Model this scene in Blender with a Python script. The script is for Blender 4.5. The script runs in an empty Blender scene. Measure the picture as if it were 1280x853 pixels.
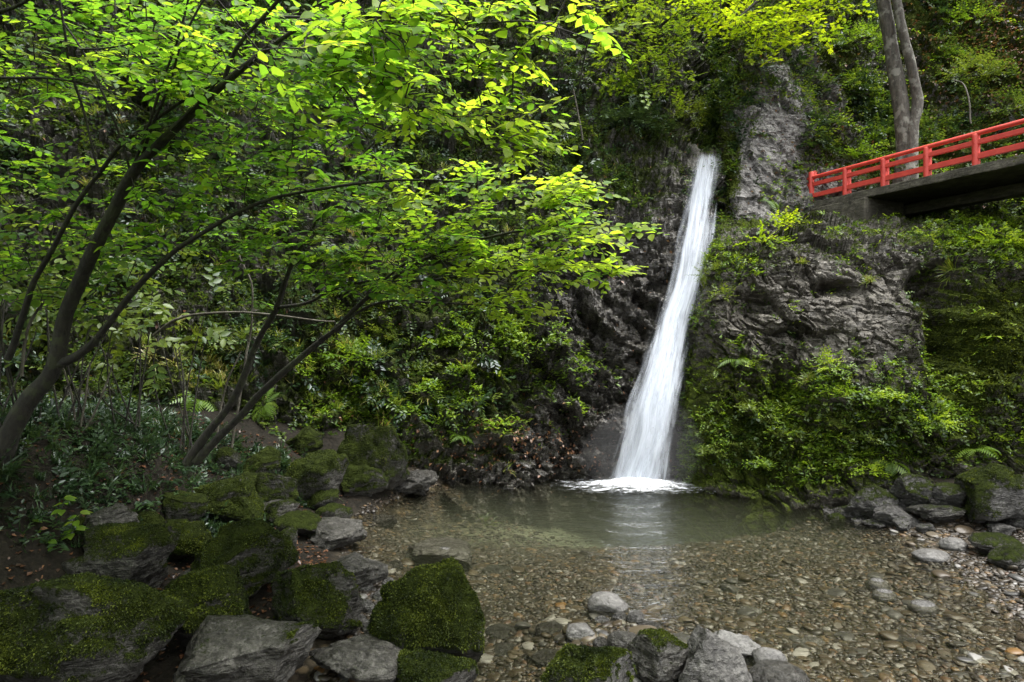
import bpy, bmesh, math, random, re
import numpy as np
from mathutils import Vector, Matrix

rng = np.random.default_rng(11)
random.seed(5)
SC = bpy.context.scene
COL = SC.collection
F, CX, CY, H = 800.0, 640.0, 426.5, 2.5


def P(px, py, Y):
    """world point seen at photograph pixel (px, py) at distance Y"""
    return np.array([(px - CX) / F * Y, Y, H - (py - CY) / F * Y], float)


# ----------------------------------------------------------------- noise
def _hash(ix, iy, iz, s):
    h = (ix * 374761393 + iy * 668265263 + iz * 2147483647 + s * 1274126177) & 0xFFFFFFFF
    h = ((h ^ (h >> 13)) * 1274126177) & 0xFFFFFFFF
    h = ((h ^ (h >> 16)) * 2246822519) & 0xFFFFFFFF
    return (h ^ (h >> 15)) & 0xFFFFFFFF


def vnoise(p, s=0):
    p = np.asarray(p, float)
    i = np.floor(p).astype(np.int64)
    f = p - i
    f = f * f * f * (f * (f * 6 - 15) + 10)
    out = 0
    for dx in (0, 1):
        wx = f[:, 0] if dx else 1 - f[:, 0]
        for dy in (0, 1):
            wy = f[:, 1] if dy else 1 - f[:, 1]
            for dz in (0, 1):
                wz = f[:, 2] if dz else 1 - f[:, 2]
                out = out + wx * wy * wz * (_hash(i[:, 0] + dx, i[:, 1] + dy, i[:, 2] + dz, s) / 4294967295.0)
    return out * 2 - 1


def fbm(p, octv=4, s=0, gain=0.5, ridge=False):
    p = np.asarray(p, float)
    a, t, out = 1.0, 0.0, 0
    for k in range(octv):
        n = vnoise(p * (2.03 ** k) + 17.3 * k, s + k)
        if ridge:
            n = 1 - 2 * np.abs(n)
        out = out + a * n
        t += a
        a *= gain
    return out / t


def worley(p, s=0):
    p = np.asarray(p, float)
    i = np.floor(p).astype(np.int64)
    f1 = np.full(len(p), 9.0)
    f2 = np.full(len(p), 9.0)
    cid = np.zeros(len(p))
    fac = np.zeros(len(p))
    for dx in (-1, 0, 1):
        for dy in (-1, 0, 1):
            for dz in (-1, 0, 1):
                c = i + np.array([dx, dy, dz])
                h = [_hash(c[:, 0], c[:, 1], c[:, 2], s + q) / 4294967295.0 for q in (0, 101, 202)]
                d = np.sqrt(sum((c[:, k] + h[k] - p[:, k]) ** 2 for k in range(3)))
                pl = sum(((h[k] * 7.31 + 0.37 * k) % 1.0 - 0.5) * (p[:, k] - c[:, k] - h[k]) for k in range(3))
                nearer = d < f1
                f2 = np.where(nearer, f1, np.minimum(f2, d))
                cid = np.where(nearer, h[0], cid)
                fac = np.where(nearer, pl, fac)
                f1 = np.where(nearer, d, f1)
    return f1, f2, cid, fac              # fac: a tilted facet of its own in each cell


# ----------------------------------------------------------------- mesh helpers
def mesh_np(name, V, polys, attrs=None, uv=None, smooth=True, mats=(), mat_idx=None):
    """polys: list of integer arrays (n, k)"""
    me = bpy.data.meshes.new(name)
    V = np.asarray(V, np.float32)
    me.vertices.add(len(V))
    me.vertices.foreach_set('co', V.ravel())
    idx = np.concatenate([np.asarray(q, np.int32).ravel() for q in polys])
    tot = np.concatenate([np.full(len(q), np.asarray(q).shape[1], np.int32) for q in polys])
    st = np.concatenate([[0], np.cumsum(tot)[:-1]]).astype(np.int32)
    me.loops.add(len(idx))
    me.loops.foreach_set('vertex_index', idx)
    me.polygons.add(len(tot))
    me.polygons.foreach_set('loop_start', st)
    me.polygons.foreach_set('loop_total', tot)
    if mat_idx is not None:
        me.polygons.foreach_set('material_index', np.asarray(mat_idx, np.int32))
    me.polygons.foreach_set('use_smooth', np.full(len(tot), smooth))
    for k, a in (attrs or {}).items():
        at = me.attributes.new(k, 'FLOAT', 'POINT')
        at.data.foreach_set('value', np.asarray(a, np.float32))
    if uv is not None:
        ul = me.uv_layers.new(name='UVMap')
        ul.data.foreach_set('uv', np.asarray(uv, np.float32)[idx].ravel())
    for m in mats:
        me.materials.append(m)
    me.update(calc_edges=True)
    return me


def link(name, me, parent=None, loc=None):
    o = bpy.data.objects.new(name, me)
    COL.objects.link(o)
    if loc is not None:
        o.location = [float(c) for c in loc]
    if parent is not None:
        o.parent = parent
    return o


def tag(o, label=None, cat=None, group=None, kind=None):
    if label:
        o['label'] = label
    if cat:
        o['category'] = cat
    if group:
        o['group'] = group
    if kind:
        o['kind'] = kind
    return o


def empty(name, loc, label, cat, group=None):
    return tag(link(name, None, loc=loc), label, cat, group)


def tube(pts, rad, n=7):
    """vertices, quads of a tapered tube"""
    pts = np.asarray(pts, float)
    rad = np.broadcast_to(np.asarray(rad, float), (len(pts),))
    t = np.gradient(pts, axis=0)
    t /= np.linalg.norm(t, axis=1)[:, None] + 1e-9
    ref = np.array([0.31, 0.17, 0.93]) if abs(t[:, 2]).mean() < 0.8 else np.array([0.95, 0.2, 0.1])
    a = np.cross(t, ref)
    a /= np.linalg.norm(a, axis=1)[:, None] + 1e-9
    b = np.cross(t, a)
    th = np.linspace(0, 2 * np.pi, n, endpoint=False)
    ring = (np.cos(th)[None, :, None] * a[:, None] + np.sin(th)[None, :, None] * b[:, None]) * rad[:, None, None]
    V = (pts[:, None] + ring).reshape(-1, 3)
    m = len(pts)
    i, j = np.meshgrid(np.arange(m - 1), np.arange(n), indexing='ij')
    j2 = (j + 1) % n
    Q = np.stack([i * n + j, i * n + j2, (i + 1) * n + j2, (i + 1) * n + j], -1).reshape(-1, 4)
    return V, Q


class Join:
    """collects shapes into ONE mesh"""
    def __init__(s):
        s.V, s.P, s.M, s.T, s.n = [], [], [], [], 0

    def add(s, V, polys, mi=0, tint=0.5):
        V = np.asarray(V, float)
        if not isinstance(polys, list):
            polys = [polys]
        for q in polys:
            q = np.asarray(q)
            s.P.append(q + s.n)
            s.M.append(np.full(len(q), mi))
        s.V.append(V)
        s.T.append(np.broadcast_to(np.asarray(tint, float), (len(V),)))
        s.n += len(V)
        return s

    def mesh(s, name, mats, smooth=True):
        return mesh_np(name, np.concatenate(s.V), s.P, {'tint': np.concatenate(s.T)}, None, smooth, mats, np.concatenate(s.M))


def box(c, size, R=None, bev=0.0):
    """bevelled box, local axes R (3x3 columns)"""
    bm = bmesh.new()
    bmesh.ops.create_cube(bm, size=1.0)
    for v in bm.verts:
        v.co = Vector((v.co.x * size[0], v.co.y * size[1], v.co.z * size[2]))
    if bev > 0:
        bmesh.ops.bevel(bm, geom=bm.edges[:], offset=bev, segments=2, affect='EDGES', profile=0.6)
    bmesh.ops.triangulate(bm, faces=bm.faces[:])
    V = np.array([v.co[:] for v in bm.verts])
    Fc = np.array([[v.index for v in f.verts] for f in bm.faces])
    bm.free()
    if R is not None:
        V = V @ np.asarray(R).T
    return V + np.asarray(c), Fc


def smooth_curve(pts, n=24):
    """Catmull-Rom through the points"""
    p = np.asarray(pts, float)
    if len(p) < 3:
        t = np.linspace(0, 1, n)[:, None]
        return p[0] * (1 - t) + p[-1] * t
    q = np.vstack([2 * p[0] - p[1], p, 2 * p[-1] - p[-2]])
    t = np.linspace(0, len(p) - 1 - 1e-6, n)
    i = t.astype(int)
    u = (t - i)[:, None]
    a, b, c, d = q[i], q[i + 1], q[i + 2], q[i + 3]
    return 0.5 * (2 * b + (c - a) * u + (2 * a - 5 * b + 4 * c - d) * u ** 2 + (3 * b - a - 3 * c + d) * u ** 3)


# ----------------------------------------------------------------- materials
def mat(name):
    m = bpy.data.materials.new(name)
    m.use_nodes = True
    nt = m.node_tree
    nt.nodes.clear()
    out = nt.nodes.new('ShaderNodeOutputMaterial')
    return m, nt, out


def nd(nt, t, **kw):
    n = nt.nodes.new(t)
    for k, v in kw.items():
        if k.startswith('i_'):
            n.inputs[k[2:].replace('_', ' ')].default_value = v
        else:
            setattr(n, k, v)
    return n


def ramp(nt, fac, stops, interp='LINEAR'):
    r = nt.nodes.new('ShaderNodeValToRGB')
    r.color_ramp.interpolation = interp
    e = r.color_ramp.elements
    while len(e) < len(stops):
        e.new(0.5)
    for k, (p, c) in enumerate(stops):
        e[k].position = p
        e[k].color = (*c, 1) if len(c) == 3 else c
    nt.links.new(fac, r.inputs[0])
    return r.outputs[0]


def g3(v):
    return (v, v, v)


def mixc(nt, fac, a, b):
    m = nt.nodes.new('ShaderNodeMix')
    m.data_type = 'RGBA'
    for s, v in ((0, fac), (6, a), (7, b)):
        if hasattr(v, 'links'):
            nt.links.new(v, m.inputs[s])
        else:
            m.inputs[s].default_value = v if s == 0 else (*v, 1)
    return m.outputs[2]


def mathn(nt, op, a, b=None, c=None, clamp=False):
    m = nt.nodes.new('ShaderNodeMath')
    m.operation = op
    m.use_clamp = clamp
    for k, v in enumerate((a, b, c)):
        if v is None:
            continue
        if hasattr(v, 'links'):
            nt.links.new(v, m.inputs[k])
        else:
            m.inputs[k].default_value = v
    return m.outputs[0]


def noise(nt, vec, scale, detail=4, rough=0.55, dist=0.0, dim='3D'):
    n = nd(nt, 'ShaderNodeTexNoise', noise_dimensions=dim)
    n.inputs['Scale'].default_value = scale
    n.inputs['Detail'].default_value = detail
    n.inputs['Roughness'].default_value = rough
    n.inputs['Distortion'].default_value = dist
    if vec is not None:
        nt.links.new(vec, n.inputs['Vector'])
    return n.outputs['Fac']


def leaf_mat(name, stops, trans=0.45, gloss=0.05, rough=0.35, tmul=(1.15, 1.1, 0.5)):
    """leaf blade: diffuse front, light shining through, faint sheen; stops: tint -> colour"""
    m, nt, out = mat(name)
    at = nd(nt, 'ShaderNodeAttribute', attribute_name='tint')
    col = ramp(nt, at.outputs['Fac'], stops)
    dif = nd(nt, 'ShaderNodeBsdfDiffuse')
    nt.links.new(col, dif.inputs[0])
    tr = nd(nt, 'ShaderNodeBsdfTranslucent')
    mul = nt.nodes.new('ShaderNodeMix')
    mul.data_type = 'RGBA'
    mul.blend_type = 'MULTIPLY'
    mul.inputs[0].default_value = 1
    nt.links.new(col, mul.inputs[6])
    mul.inputs[7].default_value = (*[c * 1.9 for c in tmul], 1)
    nt.links.new(mul.outputs[2], tr.inputs[0])
    mx = nd(nt, 'ShaderNodeMixShader')
    mx.inputs[0].default_value = trans
    nt.links.new(dif.outputs[0], mx.inputs[1])
    nt.links.new(tr.outputs[0], mx.inputs[2])
    gl = nd(nt, 'ShaderNodeBsdfGlossy')
    gl.inputs['Roughness'].default_value = rough
    gl.inputs[0].default_value = (0.9, 0.95, 1, 1)
    lw = nd(nt, 'ShaderNodeLayerWeight')
    lw.inputs[0].default_value = 0.3
    g = mathn(nt, 'MULTIPLY_ADD', lw.outputs['Fresnel'], gloss * 2.0, gloss * 0.5)
    m2 = nd(nt, 'ShaderNodeMixShader')
    nt.links.new(g, m2.inputs[0])
    nt.links.new(mx.outputs[0], m2.inputs[1])
    nt.links.new(gl.outputs[0], m2.inputs[2])
    nt.links.new(m2.outputs[0], out.inputs[0])
    return m


def rock_mat(name, dark, mid, light, moss=((0.012, 0.02, 0.003), (0.05, 0.07, 0.008)), scale=1.0, rough=(0.35, 0.7),
             bump=0.5, moss_attr=True, vec_from='Object', spec=0.35, crackw=0.15):
    """stone with veins and lichen; vertex attribute 'moss' says where moss grows, 'wet' how wet the stone is"""
    m, nt, out = mat(name)
    tc = nd(nt, 'ShaderNodeTexCoord')
    vec = tc.outputs[vec_from]
    n1 = noise(nt, vec, 1.7 * scale, 6, 0.62, 0.4)
    n2 = noise(nt, vec, 9.0 * scale, 6, 0.65, 0.8)
    n3 = noise(nt, vec, 46.0 * scale, 4, 0.7)
    st = nd(nt, 'ShaderNodeMapping')
    st.inputs['Rotation'].default_value = (0.5, 0.35, 0.2)
    st.inputs['Scale'].default_value = (1.2, 1.2, 7.0)
    nt.links.new(vec, st.inputs[0])
    n5 = noise(nt, st.outputs[0], 2.6 * scale, 6, 0.68, 0.5)
    f = mathn(nt, 'MULTIPLY_ADD', n2, 0.38, mathn(nt, 'MULTIPLY_ADD', n5, 0.34, mathn(nt, 'MULTIPLY', n1, 0.28)))
    col = ramp(nt, f, [(0.38, dark), (0.50, mid), (0.62, light)])
    sp = ramp(nt, n3, [(0.58, g3(0)), (0.72, g3(1))])
    lich = ramp(nt, n2, [(0.58, g3(0)), (0.66, g3(1))])
    fac = mathn(nt, 'MULTIPLY', sp, lich)
    col = mixc(nt, mathn(nt, 'MULTIPLY', fac, 0.55), col, tuple(min(0.5, c * 2.1) for c in light))
    # cracks
    vo = nd(nt, 'ShaderNodeTexVoronoi', feature='DISTANCE_TO_EDGE')
    vo.inputs['Scale'].default_value = 3.3 * scale
    wob = nd(nt, 'ShaderNodeMix', data_type='VECTOR')
    nz = nd(nt, 'ShaderNodeTexNoise')
    nz.inputs['Scale'].default_value = 3.0 * scale
    nt.links.new(vec, nz.inputs['Vector'])
    wob.inputs[0].default_value = 0.22
    nt.links.new(vec, wob.inputs[4])
    nt.links.new(nz.outputs['Color'], wob.inputs[5])
    nt.links.new(wob.outputs[1], vo.inputs['Vector'])
    crack = ramp(nt, vo.outputs['Distance'], [(0.0, g3(0)), (0.035, g3(1))])
    col = mixc(nt, mathn(nt, 'MULTIPLY', mathn(nt, 'SUBTRACT', 1.0, crack), crackw), col, tuple(c * 0.5 for c in dark))
    def facet(sc_, src):
        # every cell of the broken stone is a plane tilted its own way
        fv = nd(nt, 'ShaderNodeTexVoronoi')
        fv.inputs['Scale'].default_value = sc_
        nt.links.new(src, fv.inputs['Vector'])
        sb = nd(nt, 'ShaderNodeVectorMath', operation='SUBTRACT')
        nt.links.new(src, sb.inputs[0])
        nt.links.new(fv.outputs['Position'], sb.inputs[1])
        sc2 = nd(nt, 'ShaderNodeVectorMath', operation='SUBTRACT')
        nt.links.new(fv.outputs['Color'], sc2.inputs[0])
        sc2.inputs[1].default_value = (0.5, 0.5, 0.5)
        dt = nd(nt, 'ShaderNodeVectorMath', operation='DOT_PRODUCT')
        nt.links.new(sb.outputs[0], dt.inputs[0])
        nt.links.new(sc2.outputs[0], dt.inputs[1])
        return mathn(nt, 'MULTIPLY', dt.outputs['Value'], sc_)
    fa1 = facet(5.0 * scale, st.outputs[0])
    fa2 = facet(13.0 * scale, wob.outputs[1])
    fa3 = facet(34.0 * scale, vec)
    bs = nd(nt, 'ShaderNodeBsdfPrincipled')
    bs.inputs['Specular IOR Level'].default_value = spec
    SPEC = bs
    r = nt.nodes.new('ShaderNodeMapRange')
    nt.links.new(n2, r.inputs[0])
    r.inputs[1].default_value, r.inputs[2].default_value = 0.35, 0.65
    r.inputs[3].default_value, r.inputs[4].default_value = rough
    rg = r.outputs[0]
    wt = nd(nt, 'ShaderNodeAttribute', attribute_name='wet')
    wetf = wt.outputs['Fac']
    rg = mathn(nt, 'MULTIPLY', rg, mathn(nt, 'MULTIPLY_ADD', wetf, -0.62, 1.0))
    col = mixc(nt, mathn(nt, 'MULTIPLY', wetf, 0.55), col, tuple(c * 0.35 for c in mid))
    h = mathn(nt, 'MULTIPLY_ADD', n3, 0.25, mathn(nt, 'MULTIPLY_ADD', crack, 0.35 * crackw, mathn(nt, 'MULTIPLY_ADD', n5, 0.8, n2)))
    h = mathn(nt, 'ADD', h, mathn(nt, 'MULTIPLY_ADD', fa1, 1.1, mathn(nt, 'MULTIPLY_ADD', fa2, 1.0, mathn(nt, 'MULTIPLY', fa3, 0.4))))
    if moss_attr:
        at = nd(nt, 'ShaderNodeAttribute', attribute_name='moss')
        mn = noise(nt, vec, 26.0 * scale, 5, 0.7)
        mm = mathn(nt, 'ADD', at.outputs['Fac'], mathn(nt, 'MULTIPLY_ADD', n2, 1.1, -0.55))
        mm = mathn(nt, 'ADD', mm, mathn(nt, 'MULTIPLY_ADD', mn, 0.7, -0.35))
        mf = ramp(nt, mm, [(0.42, g3(0)), (0.60, g3(1))])
        n4 = noise(nt, vec, 5.0 * scale, 5, 0.7)
        mc = ramp(nt, mathn(nt, 'MULTIPLY_ADD', n4, 0.6, mathn(nt, 'MULTIPLY', mn, 0.4)), [(0.36, moss[0]), (0.62, moss[1])])
        col = mixc(nt, mf, col, mc)
        rg = mathn(nt, 'MULTIPLY_ADD', mf, mathn(nt, 'SUBTRACT', 0.95, rg), rg)
        nt.links.new(mathn(nt, 'MULTIPLY_ADD', mf, -0.85 * spec, spec), SPEC.inputs['Specular IOR Level'])
        h = mathn(nt, 'ADD', h, mathn(nt, 'MULTIPLY', mf, mathn(nt, 'MULTIPLY', mn, 1.4)))
    nt.links.new(col, bs.inputs['Base Color'])
    nt.links.new(rg, bs.inputs['Roughness'])
    bp = nd(nt, 'ShaderNodeBump')
    bp.inputs['Strength'].default_value = bump
    bp.inputs['Distance'].default_value = 0.06 / scale
    nt.links.new(h, bp.inputs['Height'])
    nt.links.new(bp.outputs[0], bs.inputs['Normal'])
    nt.links.new(bs.outputs[0], out.inputs[0])
    return m


def bark_mat(name, a, b, lich, sc=1.0):
    m, nt, out = mat(name)
    tc = nd(nt, 'ShaderNodeTexCoord')
    mp = nd(nt, 'ShaderNodeMapping')
    mp.inputs['Scale'].default_value = (1, 1, 0.35)
    nt.links.new(tc.outputs['Object'], mp.inputs[0])
    n1 = noise(nt, mp.outputs[0], 14 * sc, 6, 0.7)
    n2 = noise(nt, tc.outputs['Object'], 4.5 * sc, 5, 0.6)
    col = ramp(nt, n1, [(0.35, a), (0.65, b)])
    col = mixc(nt, ramp(nt, n2, [(0.52, g3(0)), (0.6, g3(0.8))]), col, lich)
    bs = nd(nt, 'ShaderNodeBsdfPrincipled')
    bs.inputs['Roughness'].default_value = 0.85
    nt.links.new(col, bs.inputs['Base Color'])
    bp = nd(nt, 'ShaderNodeBump')
    bp.inputs['Strength'].default_value = 1.0
    bp.inputs['Distance'].default_value = 0.035
    nt.links.new(n1, bp.inputs['Height'])
    nt.links.new(bp.outputs[0], bs.inputs['Normal'])
    nt.links.new(bs.outputs[0], out.inputs[0])
    return m


MOSS = ((0.006, 0.009, 0.0025), (0.029, 0.039, 0.007))
M = {}
M['cliff'] = rock_mat('wet mossy cliff', (0.022, 0.02, 0.016), (0.075, 0.068, 0.056), (0.18, 0.168, 0.145), scale=0.9, rough=(0.25, 0.55), bump=0.8, spec=0.6,
                      moss=((0.012, 0.018, 0.005), (0.05, 0.066, 0.012)))
M['cliff_grey'] = rock_mat('grey cliff', (0.018, 0.016, 0.012), (0.068, 0.061, 0.049), (0.19, 0.178, 0.152), scale=0.9, rough=(0.35, 0.65), bump=0.7,
                           moss=((0.014, 0.02, 0.005), (0.06, 0.08, 0.012)))
M['bare_rock'] = rock_mat('bare grey rock', (0.04, 0.037, 0.033), (0.15, 0.143, 0.135), (0.34, 0.33, 0.318), scale=0.9, rough=(0.3, 0.6), bump=0.9,
                         moss=((0.014, 0.02, 0.005), (0.06, 0.08, 0.012)))
M['rock'] = rock_mat('mossy boulder', (0.010, 0.0095, 0.008), (0.036, 0.034, 0.029), (0.11, 0.105, 0.095), scale=2.2, rough=(0.4, 0.7), bump=0.9, moss=MOSS)
M['rock_grey'] = rock_mat('grey stone', (0.016, 0.0155, 0.0145), (0.056, 0.054, 0.05), (0.16, 0.155, 0.145), scale=2.6, rough=(0.4, 0.7), bump=0.9, moss=MOSS)
M['pale_stone'] = rock_mat('pale river stone', (0.045, 0.043, 0.04), (0.095, 0.092, 0.087), (0.19, 0.185, 0.175), scale=2.6, rough=(0.4, 0.7), bump=0.5, moss=MOSS)
M['ground'] = rock_mat('bank soil', (0.012, 0.010, 0.007), (0.04, 0.032, 0.022), (0.10, 0.08, 0.055), scale=3.0, rough=(0.5, 0.9), bump=0.8,
                       moss=((0.012, 0.018, 0.004), (0.045, 0.06, 0.01)))
M['bark'] = bark_mat('dark bark', (0.007, 0.006, 0.005), (0.028, 0.024, 0.018), (0.034, 0.038, 0.018), 1.6)
M['bark_pale'] = bark_mat('pale bark', (0.03, 0.027, 0.021), (0.10, 0.092, 0.075), (0.20, 0.20, 0.17))
M['twig_pale'] = bark_mat('bare twig bark', (0.035, 0.03, 0.022), (0.085, 0.075, 0.058), (0.12, 0.112, 0.09))
M['beech'] = leaf_mat('fresh leaf', [(0.0, (0.048, 0.11, 0.014)), (0.5, (0.10, 0.19, 0.018)), (1.0, (0.24, 0.30, 0.028))], 0.64, 0.025, 0.45, (1.04, 1.12, 0.6))
M['maple'] = leaf_mat('yellow green leaf', [(0.0, (0.10, 0.17, 0.008)), (0.5, (0.18, 0.26, 0.012)), (1.0, (0.30, 0.36, 0.02))], 0.55, 0.02)
M['shrub'] = leaf_mat('shrub leaf', [(0.0, (0.014, 0.030, 0.006)), (0.5, (0.036, 0.064, 0.012)), (1.0, (0.095, 0.13, 0.02))], 0.35, 0.035)
M['dark_shrub'] = leaf_mat('evergreen leaf', [(0.0, (0.007, 0.018, 0.007)), (0.5, (0.018, 0.038, 0.013)), (1.0, (0.045, 0.075, 0.028))], 0.25, 0.05, 0.32)
M['herb'] = leaf_mat('light green herb leaf', [(0.0, (0.05, 0.10, 0.008)), (0.5, (0.11, 0.18, 0.014)), (1.0, (0.20, 0.27, 0.025))], 0.4, 0.035)
M['fern'] = leaf_mat('fern frond', [(0.0, (0.04, 0.08, 0.01)), (0.5, (0.08, 0.14, 0.014)), (1.0, (0.15, 0.21, 0.02))], 0.4, 0.04)
M['grass'] = leaf_mat('grass blade', [(0.0, (0.05, 0.08, 0.012)), (0.6, (0.11, 0.15, 0.02)), (1.0, (0.22, 0.19, 0.07))], 0.35, 0.04)
M['moss'] = leaf_mat('moss blade', [(0.0, (0.007, 0.011, 0.003)), (0.5, (0.026, 0.037, 0.006)), (1.0, (0.085, 0.105, 0.012))], 0.3, 0.01, 0.6)
M['litter'] = leaf_mat('dead leaf', [(0.0, (0.03, 0.016, 0.01)), (0.5, (0.10, 0.045, 0.022)), (1.0, (0.22, 0.13, 0.07))], 0.15, 0.05)
# ================================================================= terrain
def gsmooth(A, k, it):
    for _ in range(it):
        for ax in (0, 1):
            pad = [(0, 0), (0, 0)]
            pad[ax] = (k, k)
            B = np.pad(A, pad, mode='reflect', reflect_type='odd')
            n = A.shape[ax]
            A = sum(np.take(B, np.arange(i, i + n), axis=ax) for i in range(2 * k + 1)) / (2 * k + 1)
    return A


class Sheet:
    """rock face given by a table of distances Y over directions (px, py)"""
    def __init__(s, pxs, pys, T, nu, nv, sm=6, dens_u=None, dens_v=None, pxfun=None):
        pxs, pys, T = np.array(pxs, float), np.array(pys, float), np.array(T, float)
        U = np.linspace(pxs[0], pxs[-1], nu) if dens_u is None else np.interp(np.linspace(0, 1, nu), *dens_u)
        Vv = np.linspace(pys[0], pys[-1], nv) if dens_v is None else np.interp(np.linspace(0, 1, nv), *dens_v)
        A = np.array([np.interp(U, pxs, r) for r in T])
        A = np.array([np.interp(Vv, pys, A[:, j]) for j in range(nu)]).T
        A = gsmooth(A, sm, 2)
        s.U, s.Vv, s.A = U, Vv, A
        UU, VV = np.meshgrid(U, Vv)
        if pxfun is not None:
            UU = pxfun(UU, VV)
        s.px, s.py = UU, VV
        s.pos = np.stack([(UU - CX) / F * A, A, H - (VV - CY) / F * A], -1)
        s.nu, s.nv = nu, nv

    def Y(s, px, py):
        """smooth undisplaced distance"""
        i = np.clip(np.interp(py, s.Vv, np.arange(s.nv)), 0, s.nv - 1.001)
        j = np.clip(np.interp(px, s.U, np.arange(s.nu)), 0, s.nu - 1.001)
        i0, j0 = np.asarray(i).astype(int), np.asarray(j).astype(int)
        a, b = i - i0, j - j0
        A = s.A
        return (A[i0, j0] * (1 - a) * (1 - b) + A[i0 + 1, j0] * a * (1 - b) + A[i0, j0 + 1] * (1 - a) * b + A[i0 + 1, j0 + 1] * a * b)

    def normals(s):
        du = np.gradient(s.pos, axis=1)
        dv = np.gradient(s.pos, axis=0)
        n = np.cross(du, dv)
        n /= np.linalg.norm(n, axis=2)[..., None] + 1e-9
        return -n

    def displace(s, amp, sd, rocky=None, tilt=(0.35, 0.0, 1.0)):
        n = s.normals()
        p = s.pos.reshape(-1, 3)
        q = p.copy()
        q[:, 2] = p[:, 2] + 0.35 * p[:, 0]            # strata dip
        w = fbm(q * 0.45, 4, sd)
        q2 = q + 0.25 * np.stack([fbm(p * 1.3, 3, sd + 40 + k) for k in range(3)], 1)
        f1, f2, cid, fa = worley(q2 * np.array([1.3, 1.3, 1.9]), sd)
        g1, g2, gid, ga = worley(q2 * np.array([3.4, 3.4, 5.0]), sd + 9)
        h1, h2, hid, ha = worley(q2 * np.array([8.0, 8.0, 11.0]), sd + 19)
        r = fbm(q * 2.3, 4, sd + 5, ridge=True)
        fine = fbm(q * 8.0, 4, sd + 8)
        d = 0.40 * w + (cid - 0.5) * 0.34 + fa * 0.95 - 0.10 * np.clip(0.10 - (f2 - f1), 0, 1) / 0.10 \
            + (gid - 0.5) * 0.12 + ga * 0.45 - 0.06 * np.clip(0.12 - (g2 - g1), 0, 1) / 0.12 + 0.12 * r + 0.05 * fine + (hid - 0.5) * 0.05 + ha * 0.24
        if rocky is not None:
            d = d * rocky.reshape(-1)
        s.pos = s.pos + n * (d * amp).reshape(s.nv, s.nu, 1)
        s.n = s.normals()
        s.cav = gsmooth((d * amp).reshape(s.nv, s.nu), 3, 1)

    def mesh(s, name, m, moss, wet):
        i, j = np.meshgrid(np.arange(s.nv - 1), np.arange(s.nu - 1), indexing='ij')
        a = i * s.nu + j
        Q = np.stack([a, a + s.nu, a + s.nu + 1, a + 1], -1).reshape(-1, 4)
        return mesh_np(name, s.pos.reshape(-1, 3), [Q], {'moss': moss.ravel(), 'wet': wet.ravel()}, None, False, [m])

    def sample(s, n, wfun=None):
        """n random points: position, normal, px, py"""
        d1 = s.pos[1:, 1:] - s.pos[:-1, :-1]
        d2 = s.pos[1:, :-1] - s.pos[:-1, 1:]
        ar = 0.5 * np.linalg.norm(np.cross(d1, d2), axis=2)
        pxc, pyc = s.px[:-1, :-1], s.py[:-1, :-1]
        w = ar * ((pxc > -260) & (pxc < 1500) & (pyc > -160) & (pyc < 720))
        if wfun is not None:
            w = w * wfun(s, pxc, pyc)
        w = w.ravel() / w.sum()
        k = rng.choice(len(w), n, p=w)
        i, j = k // (s.nu - 1), k % (s.nu - 1)
        u, v = rng.random(n)[:, None], rng.random(n)[:, None]
        p = (s.pos[i, j] * (1 - u) + s.pos[i, j + 1] * u) * (1 - v) + (s.pos[i + 1, j] * (1 - u) + s.pos[i + 1, j + 1] * u) * v
        return p, s.n[i, j], s.px[i, j], s.py[i, j]


def sstep(a, b, x):
    t = np.clip((x - a) / (b - a), 0, 1)
    return t * t * (3 - 2 * t)


def bump(px, py, cx, cy, rx, ry):
    return np.exp(-((px - cx) / rx) ** 2 - ((py - cy) / ry) ** 2)


# ---- left gorge wall and the wet chute behind the fall
pxA = [-2600, -700, -300, 0, 200, 400, 600, 720, 800, 850, 885, 930]
pyA = [-520, -200, 0, 100, 180, 192, 300, 400, 500, 600, 690]
TA = [
    [6.0, 10, 13.5, 17, 19.5, 21.5, 23, 24.5, 25.5, 26, 27, 28],
    [4.6, 8.0, 11, 13.8, 15.6, 17.2, 18.6, 19.8, 20.8, 21.5, 22, 23],
    [4.2, 7.0, 9.9, 12.4, 14, 15.2, 16.5, 17.5, 18.5, 19.4, 20.3, 21],
    [4.0, 6.6, 9.3, 11.7, 13.2, 14.3, 15.4, 16.2, 17.0, 17.6, 18.6, 19.5],
    [3.8, 6.3, 8.9, 11.1, 12.6, 13.6, 14.5, 15.0, 15.4, 15.8, 17.5, 18.5],
    [3.8, 6.2, 8.85, 11.05, 12.5, 13.5, 14.4, 14.8, 15.0, 14.9, 14.8, 15.0],
    [3.6, 5.8, 8.4, 10.5, 11.8, 12.7, 13.4, 13.5, 13.5, 13.5, 13.7, 14.2],
    [3.4, 5.5, 8.0, 9.9, 11.0, 11.9, 12.6, 12.7, 12.7, 12.8, 13.2, 13.8],
    [3.2, 5.2, 7.6, 9.3, 10.3, 11.1, 11.9, 12.1, 12.15, 12.3, 12.8, 13.4],
    [3.0, 4.8, 7.0, 8.6, 9.6, 10.5, 11.25, 11.6, 11.75, 12.0, 12.6, 13.2],
    [2.8, 4.5, 6.5, 8.1, 9.0, 9.9, 10.6, 11.2, 11.5, 11.8, 12.3, 13.0],
]
A = Sheet(pxA, pyA, TA, 620, 330, 4,
          dens_u=([0, .06, .15, 1], [-2600, -700, -260, 930]), dens_v=([0, .08, .2, 1], [-520, -200, -40, 690]))
rockyA = 0.35 + 0.65 * sstep(-300, 100, A.px)
lipd = bump(A.px, A.py, 870, 200, 60, 40)
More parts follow.
